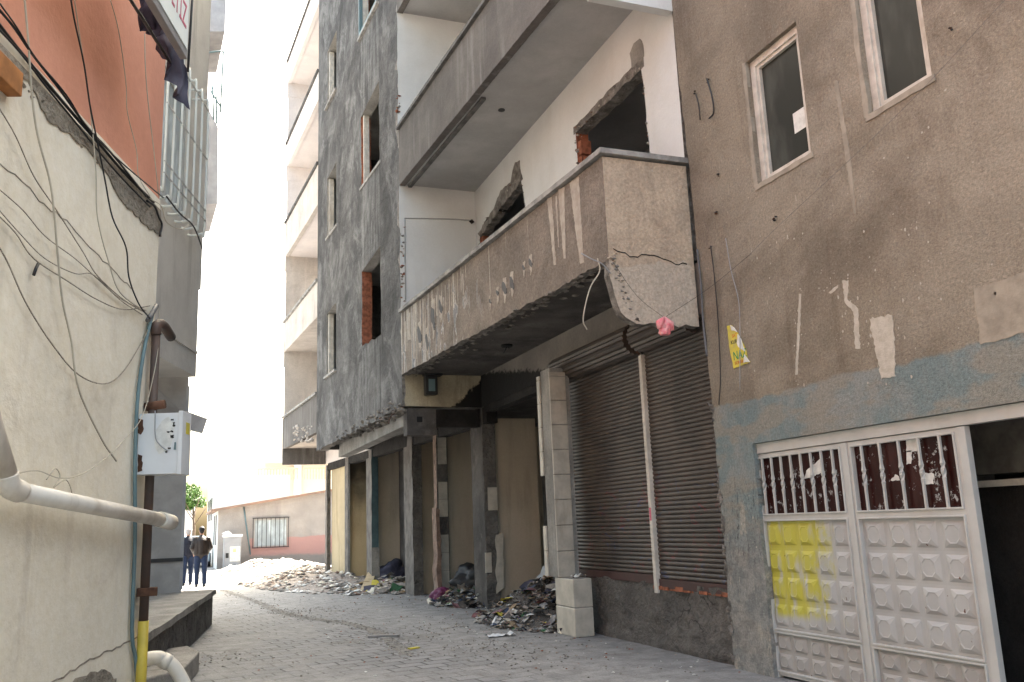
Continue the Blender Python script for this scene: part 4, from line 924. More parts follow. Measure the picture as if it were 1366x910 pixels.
cable([(-10, 245), (30, 280), (60, 315), (100, 345), (130, 372), (160, 398), (195, 415)], 0.0036, 'mortar_band', 'second thin wire converging on the pipe elbow', cg)
cable([(-10, 280), (20, 310), (45, 345), (90, 375), (130, 400), (165, 413), (200, 408)], 0.0043, 'mortar_band', 'sagging wire passing the small dark knot', cg)
cable([(-10, 270), (25, 310), (60, 345), (100, 365), (125, 367), (160, 400), (190, 420)], 0.0036, 'mortar_band', 'wire with a flat middle run above the knot', cg)
cable([(-10, 315), (10, 350), (35, 405), (70, 460), (105, 500), (140, 512), (165, 495), (190, 455), (197, 440)], 0.0050, 'mortar_band', 'wire sagging in a deep loop on the cream wall', cg)
cable([(20, 632), (50, 628), (80, 638), (110, 632), (140, 612), (165, 588), (190, 555), (205, 500), (212, 455), (213, 415)], 0.0036, 'cream_cable', 'pale wire rising past the meter box from the drainpipe', cg, .1)
cable([(62, 640), (74, 625), (80, 636), (72, 650), (88, 640), (96, 658), (92, 672)], 0.0043, 'cream_cable', 'tangle of wire above the horizontal drainpipe', cg, .06)
mb = MB(); mb.tube([lp(51, 352), lp(48, 358), lp(45, 367)], 0.0101, 'black_rubber', 8); top(mb, 'wire_knot', 'small dark knot of tape on a wire against cream wall', 'knot', lp(48, 360))
# tangle at the wall corner below the grille
cable([(196, 268), (206, 275), (212, 290), (216, 300), (213, 315)], 0.0101, 'black_rubber', 'stub of black cable bent down at the house corner', cg, .03)
cable([(200, 265), (215, 275), (222, 296), (240, 306), (252, 300)], 0.0043, 'cream_cable', 'pale loop of wire under the window grille', cg, .3)
cable([(222, 262), (240, 285), (255, 298), (262, 310), (270, 332)], 0.0072, 'black_rubber', 'black cable leaving the grille towards the grey house', cg, .3)
# pipes
dp = empty('drainpipe', lp(15, 660), 'cream plastic drainpipe running across the cream wall with elbow', 'pipe')
mb = MB(); mb.tube([lp(-80, 340, .12), lp(-14, 560, .12), lp(10, 640, .12)], .062, 'old_pvc', 18); mb.build('upright_pipe', dp)
mb = MB(); mb.tube(spline([lp(8, 632, .12), lp(12, 648, .12), lp(26, 656, .12)], 6), .067, 'old_pvc', 18); mb.build('elbow', dp)
mb = MB(); mb.tube([lp(20, 655, .12), lp(218, 694, .16)], .058, 'old_pvc', 18); mb.build('cross_pipe', dp)
mb = MB(); mb.tube([lp(213, 693, .16), lp(228, 697, .16)], .068, 'old_pvc', 18); mb.build('socket', dp)
gp = empty('gas_pipe', (lp(196, 700, .1)), 'rusty dark steel pipe with yellow lower end at house corner', 'pipe')
cxy = PL.px(197, 700, .07); gx, gy = cxy.x, cxy.y
zy = onY(197, 828, gy).z; ztp = onY(203, 432, gy).z
mb = MB(); mb.tube([(gx, gy, zy), (gx, gy, ztp - .08)], .038, 'rust_pipe', 14); mb.build('riser', gp)
mb = MB(); mb.tube(spline([(gx, gy, ztp - .1), (gx, gy, ztp - .02), (gx + .05, gy + .12, ztp + .02), (gx + .12, gy + .45, ztp - .02)], 5), .046, 'rust_pipe', 14); mb.build('elbow', gp)
mb = MB(); mb.tube([(gx, gy, -.02), (gx, gy, zy)], .043, 'yellow_pipe', 14); mb.build('yellow_sleeve', gp)
mb = MB(); mb.box((gx - .06, gy - .05, onY(197, 787, gy).z - .05), (gx + .10, gy + .05, onY(197, 787, gy).z + .02), 'rust'); mb.build('clamp', gp, bevel=.005)
mb = MB(); mb.tube([(gx - .06, gy, onY(197, 543, gy).z), (gx + .1, gy - .05, onY(197, 543, gy).z + .02)], .04, 'rust', 10); mb.build('valve_stub', gp)
cn = [lp(206, 410, .03), lp(198, 440, .03), lp(190, 480, .03), lp(183, 540, .03), lp(180, 620, .03), lp(180, 720, .03), lp(176, 840, .03), lp(181, 880, .03), lp(184, 930, .03)]
mb = MB(); mb.tube(spline(cn, 5), .016, 'blue_conduit', 8); top(mb, 'conduit', 'grey blue plastic conduit running down the end of the cream wall', 'conduit', cn[-1])
mb = MB(); mb.tube(spline([lp(197, 428, .05), lp(209, 408, .05)], 3), .022, 'wire_grey', 8); top(mb, 'conduit', 'short slanted dark conduit end above the rusty elbow', 'conduit', lp(192, 412, .05))
# meter box: side facing the camera, door facing the street
bxo = PL.px(184, 590, .03); s0 = PL.uv(bxo)[0]
def sideZ(px, py): return onY(px, py, bxo.y).z
PM = Plane((bxo.x, bxo.y), (bxo.x + PL.n.x, bxo.y + PL.n.y)); PM.n = -PM.n; zt_, zb_ = PM.px(190, 552).z, PM.px(190, 633).z
dep = PM.puv(237, 590)[0]
mbx = empty('meter_box', (bxo.x, bxo.y, zb_), 'white metal meter box with a torn hole in its side, on the house corner', 'box')
mb = MB(); hole = rag([PM.puv(*p) for p in ((216, 562), (226, 556), (232, 566), (230, 588), (224, 600), (212, 606), (206, 592), (208, 574))], .03, .008, 2)
mb.prism(PM, [(0, zb_), (dep, zb_), (dep, zt_), (0, zt_)], 0, -.01, 'cabinet_white', None, [])
q = PL.u
def mbp(a, b, z, n=0): return PM.at(a, z, 0) + q * b
for (a0, a1, b0, b1, z0, z1) in ((0, dep, .01, .22, zt_ - .01, zt_), (0, dep, .01, .22, zb_, zb_ + .01), (0, dep, .21, .22, zb_ + .01, zt_ - .01), (0, .01, .01, .21, zb_ + .01, zt_ - .01)):
    c = [mbp(a, b, z) for z in (z0, z1) for a, b in ((a0, b0), (a1, b0), (a1, b1), (a0, b1))]; mb.idx(c, [(0, 3, 2, 1), (4, 5, 6, 7), (0, 1, 5, 4), (1, 2, 6, 5), (2, 3, 7, 6), (3, 0, 4, 7)], 'cabinet_white')
mb.build('casing', mbx)
mb = MB(); c = [mbp(a, b, z) for z in (zb_ - .01, zt_ + .015) for a, b in ((dep + .002, -.015), (dep + .04, -.015), (dep + .04, .23), (dep + .002, .23))]; mb.idx(c, [(0, 3, 2, 1), (4, 5, 6, 7), (0, 1, 5, 4), (1, 2, 6, 5), (2, 3, 7, 6), (3, 0, 4, 7)], 'cabinet_white'); dr = mb.build('door', mbx, bevel=.006)
mb = MB(); c = [mbp(a, b, z) for z in (zb_ + .34, zb_ + .44) for a, b in ((dep + .041, .08), (dep + .043, .08), (dep + .043, .18), (dep + .041, .18))]; mb.idx(c, [(0, 3, 2, 1), (4, 5, 6, 7), (0, 1, 5, 4), (1, 2, 6, 5), (2, 3, 7, 6), (3, 0, 4, 7)], 'paper_yellow'); mb.build('yellow_sticker', dr)
mb = MB(); mb.prism(PM, hole, .003, -.001, 'paper_white')
for (cx_, cy_, sx, sy) in ((236 - 4, 566, 2.5, 5), (227, 576, 7, 1.6), (230, 582, 4, 3), (230, 560, 3, 2), (226, 598, 3, 2), (222, 603, 2, 2)):
    sx *= .6; sy *= .6
    mb.prism(PM, rag([PM.puv(cx_ - sx, cy_ - sy), PM.puv(cx_ + sx, cy_ - sy), PM.puv(cx_ + sx, cy_ + sy), PM.puv(cx_ - sx, cy_ + sy)], .008, .007, 4), .006, .002, 'ink_black')
mb.prism(PM, [PM.puv(*p) for p in ((235 - 2, 590), (238 - 3, 590), (237 - 2, 600), (234 - 2, 600))], .006, .002, 'blue_conduit'); mb.build('torn_hole', mbx)
mb = MB(); mb.prism(PM, rag([PM.puv(*p) for p in ((184, 558), (191, 560), (192, 572), (188, 580), (184, 578))], .02, .005, 9), .004, -.001, 'rust'); mb.prism(PM, rag([PM.puv(*p) for p in ((184, 606), (190, 608), (190, 628), (184, 630))], .02, .005, 9), .004, -.001, 'rust'); mb.build('rust_stain', mbx)
mb = MB(); mb.tube(spline([PM.px(207, 548, .02), PM.px(207, 580, .02), PM.px(212, 592, .02), PM.px(224, 602, .02)], 5), .005, 'cabinet_grey', 6); mb.build('loose_wire', mbx)
# sign and cloth
so_ = .55; a = PL.puv(250, 84, so_); sp0 = a[0]; zs0 = a[1] + .03
sg = empty('shop_sign', PL.at(sp0 - 1, zs0, so_), 'white lightbox sign with magenta letters sticking out from the red wall', 'sign')
mb = MB(); mb.pbox(PL, sp0 - 3.2, sp0, zs0, zs0 + 1.0, so_ - .06, so_, 'zinc'); mb.build('casing', sg, bevel=.006)
mb = MB(); mb.pbox(PL, sp0 - 3.15, sp0 - .04, zs0 + .07, zs0 + .95, so_ + .001, so_ + .008, 'sign_face'); mb.build('face_panel', sg)
def text(s, P, u, v, size, mat, n, parent, name='lettering', uscale=1.0, rot=0.0, flip=False):
    cu_ = bpy.data.curves.new(name, 'FONT'); cu_.body = s; cu_.size = size; cu_.extrude = .001
    to = bpy.data.objects.new('tmp', cu_); scene.collection.objects.link(to)
    dg = bpy.context.evaluated_depsgraph_get(); me = bpy.data.meshes.new_from_object(to.evaluated_get(dg)); bpy.data.objects.remove(to)
    org = parent_org(parent); sgn = -1 if flip else 1
    for vv in me.vertices:
        x, y, z = vv.co; x *= uscale; x, y = x * math.cos(rot) - y * math.sin(rot), x * math.sin(rot) + y * math.cos(rot)
        p = P.at(u + sgn * x, v + y, n + z); vv.co = p - org
    me.materials.clear(); me.materials.append(MATS[mat]); o = bpy.data.objects.new(name, me); scene.collection.objects.link(o); o.parent = parent; return o
text('EY\u0130Z', PL, -1.58, 5.66, .31, 'sign_letter', so_ + .010, sg, uscale=.58)

# torn cloth hanging below the sign
tp = [(184, -6), (197, -2), (209, 6), (222, 34), (236, 64), (251, 92)]; bp = [(187, 36), (199, 45), (213, 54), (219, 84), (232, 122), (250, 145)]
mb = MB(); nu, nv = 40, 10; v = []
def lerp_l(L, t): k = min(int(t * (len(L) - 1)), len(L) - 2); f_ = t * (len(L) - 1) - k; return [L[k][q] * (1 - f_) + L[k + 1][q] * f_ for q in (0, 1)]
for j in range(nv + 1):
    for i in range(nu + 1):
        t = i / nu; s_ = j / nv; off = .12 + .36 * t; A_, B_ = lerp_l(tp, t), lerp_l(bp, t)
        p = PL.px(A_[0], A_[1], off).lerp(PL.px(B_[0], B_[1] + 2 * math.sin(t * 40), off), s_)
        v.append(p + PL.n * (.045 * math.sin(t * 30 + s_ * 2.5) + .02 * math.sin(t * 71 - s_ * 3)) * (.3 + .7 * s_) + PL.u * .03 * math.sin(s_ * 7 + t * 12))
f = [(j * (nu + 1) + i, j * (nu + 1) + i + 1, (j + 1) * (nu + 1) + i + 1, (j + 1) * (nu + 1) + i) for j in range(nv) for i in range(nu)]
mb.idx(v, f, 'cloth', True); top(mb, 'torn_awning_cloth', 'torn dark navy awning cloth hanging below the sign', 'awning', PL.px(230, 60, .3))
mb = MB(); mb.tube([PL.at(sp0 - 2.6, zs0 + .02, so_ - .17), PL.at(sp0 + .08, zs0 + .02, so_ - .17)], .014, 'dark_metal', 8); mb.build('bracket', sg)
mb = MB(); mb.tube([PL.at(sp0 + .02, zs0 - .1, so_), PL.at(sp0 + .02, zs0 + .9, so_ + .02)], .01, 'dark_metal', 8); mb.build('bracket', sg)

# ------------------------------------------------------------------ grey house beyond, upper floor jutting out
gh = empty('grey_house', (-.8, 15, 0), 'grey rendered house with jutting upper floor and barred window', 'building')
PGH = Plane((.30, 16.0), (.30 + .3106, 17.0)); PGH.n = -PGH.n
def gpx(x, y, off=0): return PGH.px(x, y, off)
gz = PGH.puv(256, 500)[1]; uR = PGH.puv(268, 385)[0]
zj = PGH.puv(266, 385)[1]
mb = MB(); gw = [PGH.puv(226, 118), PGH.puv(216, 282)]; wu0 = PGH.puv(222, 200)[0] - .8; wu1 = PGH.puv(250, 200)[0]; wz0 = PGH.puv(240, 292)[1]; wz1 = wz0 + 2.2
mb.prism(PGH, [(-7, gz), (uR - .12, gz), (uR - .12, zj), (uR, zj), (uR + .05, 14), (-7, 14)], 0, -.25, 'left_grey', None, [[(wu0, wz0), (wu1, wz0), (wu1, wz1), (wu0, wz1)]])
mb.pbox(PGH, -7, uR - .12, gz + .40, gz + .44, .02, 0, 'left_grey'); mb.build('upper_wall', gh)
mb = MB(); mb.pbox(PGH, -7, uR - .13, gz + .003, gz + .2, -.25, -3.5, 'left_grey'); mb.pbox(PGH, uR - .2, uR - .125, gz + .2, 14, -.25, -3.5, 'left_grey'); mb.pbox(PGH, -7, -6.8, 0, 14, -.26, -3.5, 'left_grey'); mb.pbox(PGH, -7, uR - .13, 13.9, 14, -.26, -3.5, 'left_grey'); mb.build('rear_walls', gh)
yl = 16.15; xl0, xl1 = -3.5, onY(246.5, 650, yl).x
mb = MB(); mb.box((xl0, yl, .3), (xl1, yl + 2.2, gz + .35), 'zinc'); lw = mb.build('lower_wall', gh)
mb = MB(); z_ = onY(225, 748, yl).z; mb.box((xl0, yl - .03, z_ - .02), (xl1 + .01, yl - .001, z_ + .04), 'dark_metal'); mb.box((xl1 - .03, yl - .02, .62), (xl1 + .02, yl - .002, gz - .1), 'flap_sheet'); mb.build('shutter_rail', gh)
fr = MB(); fr.prism(PGH, [(wu0, wz0), (wu1, wz0), (wu1, wz1), (wu0, wz1)], -.04, -.12, 'white_metal', None, [[(wu0 + .08, wz0 + .08), ((wu0 + wu1) / 2 - .04, wz0 + .08), ((wu0 + wu1) / 2 - .04, wz1 - .08), (wu0 + .08, wz1 - .08)], [((wu0 + wu1) / 2 + .04, wz0 + .08), (wu1 - .08, wz0 + .08), (wu1 - .08, wz1 - .08), ((wu0 + wu1) / 2 + .04, wz1 - .08)]])
wn = fr.build('window', gh); MB().pbox(PGH, wu0 + .05, wu1 - .05, wz0 + .05, wz1 - .05, -.07, -.08, 'pale_glass').build('pane', wn)
gr = empty('window_grille', (0, 0, 0), None, None); gr.parent = gh; del_keys(gr); gr.location = PGH.at(wu0, wz0, .1) - gh.location
nb = 7
for k in range(nb):
    u = wu0 - .1 + (wu1 - wu0 + .25) * k / (nb - 1)
    mb = MB(); mb.tube(spline([PGH.at(u, wz1 + .12, .01), PGH.at(u, wz1 + .1, .22), PGH.at(u, wz1 - .1, .28), PGH.at(u, wz0, .28), PGH.at(u, wz0 - .12, .24), PGH.at(u, wz0 - .16, .1), PGH.at(u, wz0 - .14, .01)], 4), .02, 'sign_face', 6); mb.build('bar', gr)
mb = MB()
for z in (wz0 + .1, wz0 + .28, wz0 + 1.2, wz1 - .1): mb.tube([PGH.at(wu0 - .12, z, .29), PGH.at(wu1 + .17, z, .29)], .012, 'white_metal', 6)
mb.build('cross_bars', gr)
# metal sheet flap and small canopy on its corner
mb = MB(); q0 = [onY(262 - 22, 548, 15.6), onY(304 - 28, 568 - 9, 15.6)]
pts = [onY(248, 549, 15.7), onY(276.5, 559, 15.3), onY(270, 578.5, 15.2), onY(244, 572, 15.6)]
mb.idx(pts + [p + Vector((0, .02, .01)) for p in pts], [(0, 1, 2, 3), (7, 6, 5, 4), (0, 4, 5, 1), (1, 5, 6, 2), (2, 6, 7, 3), (3, 7, 4, 0)], 'flap_sheet'); mb.build('metal_flap', gh)
mb = MB(); pts = [onY(200, 508, 15.0), onY(250, 556, 15.7), onY(250, 562, 15.9), onY(200, 560, 16.1)]; mb.idx(pts + [p + Vector((0, .03, -.02)) for p in pts], [(0, 1, 2, 3), (7, 6, 5, 4), (0, 4, 5, 1), (1, 5, 6, 2), (2, 6, 7, 3), (3, 7, 4, 0)], 'zinc'); mb.build('canopy_sheet', gh)
# balconies of a third house further along on the left
th = empty('blue_grey_house', (-.6, 22, 0), 'narrow blue grey house behind the grey one, balconies showing at its edge', 'building')
mb = MB(); yb3 = 19.5
for (p0, p1, p2, p3) in (((270, 272), (290, 272), (291, 170), (270, 130)), ((276, 42), (300, 42), (304, -60), (276, -60))):
    P3d = [onY(*p, yb3) for p in (p0, p1, p2, p3)]; P4d = [p + Vector((.35, 2.6, 0)) if False else p + Vector((-.1, 2.0, 0)) for p in P3d]
    mb.idx(P3d + P4d, [(0, 1, 2, 3), (7, 6, 5, 4), (0, 4, 5, 1), (1, 5, 6, 2), (2, 6, 7, 3), (3, 7, 4, 0)], 'flap_sheet'); mb.build('balcony', th); mb = MB()
zlo = onY(270, 272, yb3).z; mb = MB(); mb.box((-3, yb3 + .3, zlo - .2), (onY(272, 200, yb3 + .3).x, yb3 + 3, 13), 'left_grey'); mb.build('wall', th)
mb = MB(); A_ = onY(279, 130, yb3); B_ = onY(298, 170, yb3)
for (p0, p1) in (((278, 70), (298, 68)), ((298, 68), (294, 150)), ((280, 120), (294, 142)), ((283, 100), (285, 160)), ((288, 110), (289, 165))): mb.tube([onY(*p0, yb3), onY(*p1, yb3)], .02, 'blue_conduit', 6)
mb.build('railing', th)
# ------------------------------------------------------------------ concrete stoop and step
a0, a1 = Vector((-.28, 9.6, 0)), Vector((.62, 16.33, 0)); zt2 = .57
mb = MB(); PSl = Plane((a0.x, a0.y), (a1.x, a1.y)); PSl.n = -PSl.n; Ls = (a1 - a0).length
mb.prism(PSl, rag([(0, 0), (Ls, 0), (Ls, zt2 - .08), (0, zt2 - .08)], .25, .015, 3, skip=(0,)), 0, -2.2, 'concrete_dark' if 'concrete_dark' in MATS else 'rough_base')
ss = mb
top(ss, 'concrete_stoop', 'long raised concrete stoop with darker side along the left houses', 'stoop', a0)  # body coloured darker than the slab on top
mb = MB(); lpz = rag([(0, zt2 - .08), (Ls + .05, zt2 - .08), (Ls + .05, zt2), (0, zt2)], .4, .008, 5); mb.prism(PSl, lpz, .05, -2.3, 'concrete'); o = mb.build('stoop_slab', bpy.data.objects['concrete_stoop'])
st = [onZ(*p, .22) for p in ((190, 870), (251, 861), (266, 869), (243, 893), (190, 905))]
mb = MB(); n = len(st); v = [(p.x, p.y, .22) for p in st] + [(p.x, p.y, 0) for p in st]; mb.idx(v, [tuple(range(n)), tuple(range(2 * n - 1, n - 1, -1))] + [(k, n + k, n + (k + 1) % n, (k + 1) % n) for k in range(n)], 'concrete'); top(mb, 'doorstep', 'low pale concrete step in front of the stoop', 'step', st[0], bevel=.02)
mb = MB(); PP = [onZ(190, 878, .34), onZ(212, 880, .34), onZ(226, 884, .32), onZ(236, 900, .2), onZ(250, 925, .05)]
PP = [Vector((-.62, 9.3, .33))] + [onY(x, y, 9.1) for x, y in ((203, 878), (218, 881), (231, 889), (243, 908), (256, 935))]
mb.tube(spline(PP, 6), .062, 'old_pvc', 16); mb.tube([onY(216, 880, 9.1), onY(226, 885, 9.1)], .072, 'old_pvc', 16); top(mb, 'waste_pipe', 'cream waste pipe with an elbow lying across the low step', 'pipe', PP[-1])

# ------------------------------------------------------------------ far end of the street
fh = empty('low_house', (3.8, 40, 0), 'low grey house with pink dado, barred window and sloping roof', 'building')
PFW = Plane((1.6, 40), (6.1, 40)); PFW.n = Vector((0, -1, 0))
aw = PFW.puv(290, 681); bw_ = PFW.puv(440, 655); c0_ = PFW.puv(339, 693); c1_ = PFW.puv(383, 728)
slope = (bw_[1] - aw[1]) / (bw_[0] - aw[0])
mb = MB(); mb.prism(PFW, [(.05, 0), (9, 0), (9, aw[1] + slope * 9), (.05, aw[1])], 0, -.25, 'far_grey_wall', None, [[(c0_[0], c1_[1]), (c1_[0], c1_[1]), (c1_[0], c0_[1]), (c0_[0], c0_[1])]]); mb.build('wall', fh)
mb = MB(); mb.prism(PFW, [(-.25, aw[1] - .05), (9.2, aw[1] + slope * 9 - .02), (9.2, aw[1] + slope * 9 + .07), (-.25, aw[1] + .05)], .25, -7, 'roof_sheet'); mb.build('roof', fh)
mb = MB(); mb.box((1.65, 40.26, 0), (1.85, 46, aw[1]), 'shop_white'); mb.build('side_wall', fh)
mb = MB(); t = .05; mb.prism(PFW, [(c0_[0], c1_[1]), (c1_[0], c1_[1]), (c1_[0], c0_[1]), (c0_[0], c0_[1])], -.05, -.12, 'white_metal', None, [[(c0_[0] + t, c1_[1] + t), (c1_[0] - t, c1_[1] + t), (c1_[0] - t, c0_[1] - t), (c0_[0] + t, c0_[1] - t)]])
wn = mb.build('window', fh); MB().pbox(PFW, c0_[0] + t, c1_[0] - t, c1_[1] + t, c0_[1] - t, -.09, -.1, 'pale_glass').build('pane', wn)
mb = MB()
for k in range(9): u = c0_[0] - .04 + (c1_[0] - c0_[0] + .08) * k / 8; mb.pbox(PFW, u - .012, u + .012, c1_[1] - .05, c0_[1] + .05, .08, .06, 'dark_metal')
for z in (c1_[1] - .05, c0_[1] + .03): mb.pbox(PFW, c0_[0] - .07, c1_[0] + .07, z, z + .03, .10, .05, 'dark_metal')
mb.build('window_grille', fh)
mb = MB(); mb.tube([PFW.at(*PFW.puv(325, 676), .05), PFW.at(*PFW.puv(329, 705), .05), PFW.at(*PFW.puv(334, 740), .05)], .03, 'blue_conduit', 6); mb.build('conduit', fh)
for yy in (41.5, 43.4):
    MB().box((1.63, yy, 1.0), (1.655, yy + .8, 2.3), 'dark_metal').build('side_window', fh)
# street cabinet
cb = empty('utility_cabinet', onY(309, 748, 39.0), 'grey street cabinet with posters beside the low house', 'cabinet')
q = [onY(298, 748, 39), onY(322, 716, 39)]
mb = MB(); mb.box((q[0].x, 39, 0), (q[1].x, 39.5, q[1].z), 'cabinet_grey'); mb.build('body', cb, bevel=.02)
mb = MB(); mb.box((q[0].x - .05, 38.95, q[1].z), (q[1].x + .05, 39.55, q[1].z + .1), 'cabinet_white'); mb.build('lid', cb, bevel=.02)
mb = MB(); mb.box((q[0].x + .05, 38.985, .12), ((q[0].x + q[1].x) / 2 - .01, 39, q[1].z - .06), 'cabinet_grey'); mb.box(((q[0].x + q[1].x) / 2 + .01, 38.985, .12), (q[1].x - .05, 39, q[1].z - .06), 'cabinet_grey'); mb.build('door', cb)
mb = MB(); mb.box((q[0].x + .25, 38.975, .35), (q[0].x + .65, 38.984, .95), 'paper_white'); mb.box((q[0].x + .35, 38.965, .72), (q[0].x + .5, 38.974, .88), 'orange_rail'); mb.box((q[0].x + .08, 38.975, .5), (q[0].x + .2, 38.984, .7), 'ink_black'); mb.build('poster', cb)
mb = MB(); rr_ = random.Random(4)
for k in range(5): chunk(mb, Vector(((q[0].x + q[1].x) / 2 - .2 + rr_.uniform(-.15, .15), 39.2 + rr_.uniform(-.1, .1), q[1].z + .16)), rr_.uniform(.08, .14), 'paper_white', rr_)
top(mb, 'crumpled_bag', 'crumpled white bag on top of the street cabinet', 'bag', (q[0].x + .2, 39.2, q[1].z + .1))
# far houses
pk = empty('peach_house', (12, 75, 0), 'pale peach apartment house with orange railings far behind the low house', 'building')
mb = MB(); mb.box((6.2, 70, 0), (22, 80, 9.0), 'peach_wall'); mb.build('wall', pk)
mb = MB(); mb.box((5.5, 69, 6.6), (22, 70, 6.9), 'shop_white'); mb.box((8.3, 69.2, 0), (8.8, 69.6, 9.2), 'shop_white'); mb.build('balcony', pk)
for x in (5.6, 9.0): 
    mb = MB()
    for k in range(14): mb.box((x + k * .22, 69.02, 5.3), (x + k * .22 + .07, 69.08, 6.1), 'orange_rail')
    mb.box((x, 69.0, 6.1), (x + 3.0, 69.1, 6.2), 'orange_rail'); mb.build('railing', pk)
wh = empty('white_house', (2, 62, 0), 'tall white house in bright sun at the far end of the alley', 'building')
mb = MB(); mb.box((1.75, 48, 0), (5.5, 58, 4.4), 'shop_white'); mb.build('wall', wh)
for k in range(3): MB().box((1.72, 50 + k * 2.5, 2.2), (1.745, 51.2 + k * 2.5, 3.4), 'dusty_glass').build('window', wh)
hh_ = empty('brown_roofed_house', (-3, 85, 0), 'cream house with a brown eave seen at the end of the alley', 'building')
mb = MB(); mb.box((-10, 84, 0), (1.5, 92, 4.6), 'shop_white'); mb.build('wall', hh_); mb = MB(); mb.box((-10.5, 83.4, 4.6), (2, 92.5, 5.0), 'roof_sheet'); mb.build('roof', hh_)
# tree
tr = empty('street_tree', onZ(258, 740) * 1.0, 'small bright green tree at the end of the alley', 'tree')
tc = onY(258, 668, 62); tr.location = (tc.x, 62, 0)
mb = MB(); mb.tube([(tc.x, 62, 0), (tc.x + .1, 62, 1.8), (tc.x, 62, 3.2)], .1, 'bark', 8, rs=[.14, .1, .05])
for k in range(5): a = k * 1.3; mb.tube([(tc.x + .05, 62, 2.0 + k * .2), (tc.x + math.cos(a) * .8, 62 + math.sin(a) * .8, 3.2 + k * .15)], .03, 'bark', 6)
mb.build('trunk', tr)
mb = MB(); r = random.Random(8)
for k in range(2600):
    cl = r.choice([(0, 0, 0, 1.0), (.7, .2, -.3, .7), (-.8, -.2, .2, .8), (.1, .4, .9, .7), (-.4, 0, -.6, .6), (-.9, .3, 1.3, .5)])
    d = Vector((r.gauss(0, 1), r.gauss(0, 1), r.gauss(0, 1))).normalized() * (r.random() ** .4) * cl[3]
    c = Vector((tc.x + cl[0], 62 + cl[1], tc.z + .2 + cl[2])) + d; s = r.uniform(.05, .11); c = Vector((tc.x, 62, tc.z)) + (c - Vector((tc.x, 62, tc.z))) * .62
    a = Vector((r.uniform(-1, 1), r.uniform(-1, 1), r.uniform(-1, 1))).normalized() * s; b = a.orthogonal().normalized() * s * .6
    mb.face([c - a, c + b, c + a, c - b], 'leaf')
mb.build('crown', tr, merge=False)
# car
cc = onY(262, 712, 46); car = empty('parked_car', (cc.x - .2, 46, 0), 'pale blue car parked at the end of the alley', 'car')
X0, Y0 = cc.x - .2, 46
def loft(sections, mat, name, parent):
    mb = MB(); n = len(sections[0]); v = [p for s in sections for p in s]; f = []
    for i in range(len(sections) - 1):
        for k in range(n): f.append((i * n + k, i * n + (k + 1) % n, (i + 1) * n + (k + 1) % n, (i + 1) * n + k))
    f += [tuple(range(n))[::-1], tuple(range((len(sections) - 1) * n, len(sections) * n))]; mb.idx(v, f, mat, False); return mb.build(name, parent, bevel=.03)
def csec(y, hw, z0, z1): return [Vector((X0 - hw, Y0 + y, z0)), Vector((X0 + hw, Y0 + y, z0)), Vector((X0 + hw * .98, Y0 + y, z1 * .8)), Vector((X0 + hw * .85, Y0 + y, z1)), Vector((X0 - hw * .85, Y0 + y, z1)), Vector((X0 - hw * .98, Y0 + y, z1 * .8))]
loft([csec(-2.0, .7, .3, .72), csec(-1.6, .8, .25, .88), csec(-.8, .83, .22, .95), csec(1.0, .83, .22, .98), csec(1.8, .8, .25, .95), csec(2.0, .72, .35, .8)], 'car_paint', 'body', car)
def gsec(y, hw, z0, z1): return [Vector((X0 - hw, Y0 + y, z0)), Vector((X0 + hw, Y0 + y, z0)), Vector((X0 + hw * .8, Y0 + y, z1)), Vector((X0 - hw * .8, Y0 + y, z1))]
loft([gsec(-1.0, .74, .93, .96), gsec(-.35, .74, .93, 1.38), gsec(.9, .74, .93, 1.40), gsec(1.5, .72, .93, 1.0)], 'pale_glass', 'windows', car)
mb = MB(); mb.box((X0 - .58, Y0 - .4, 1.39), (X0 + .58, Y0 + .95, 1.43), 'car_paint'); mb.build('roof', car, bevel=.02)
for sx in (-1, 1):
    for sy in (-1.25, 1.25):
        mb = MB(); mb.tube([(X0 + sx * .62, Y0 + sy, .31), (X0 + sx * .84, Y0 + sy, .31)], .31, 'black_rubber', 18); wl_ = mb.build('wheel', car); mb = MB(); mb.tube([(X0 + sx * .83, Y0 + sy, .31), (X0 + sx * .85, Y0 + sy, .31)], .18, 'cabinet_grey', 12); mb.build('rim', wl_)
    mb = MB(); mb.box((X0 + sx * .55 - .12, Y0 - 2.01, .6), (X0 + sx * .55 + .12, Y0 - 1.95, .72), 'paper_white'); mb.build('headlight', car)

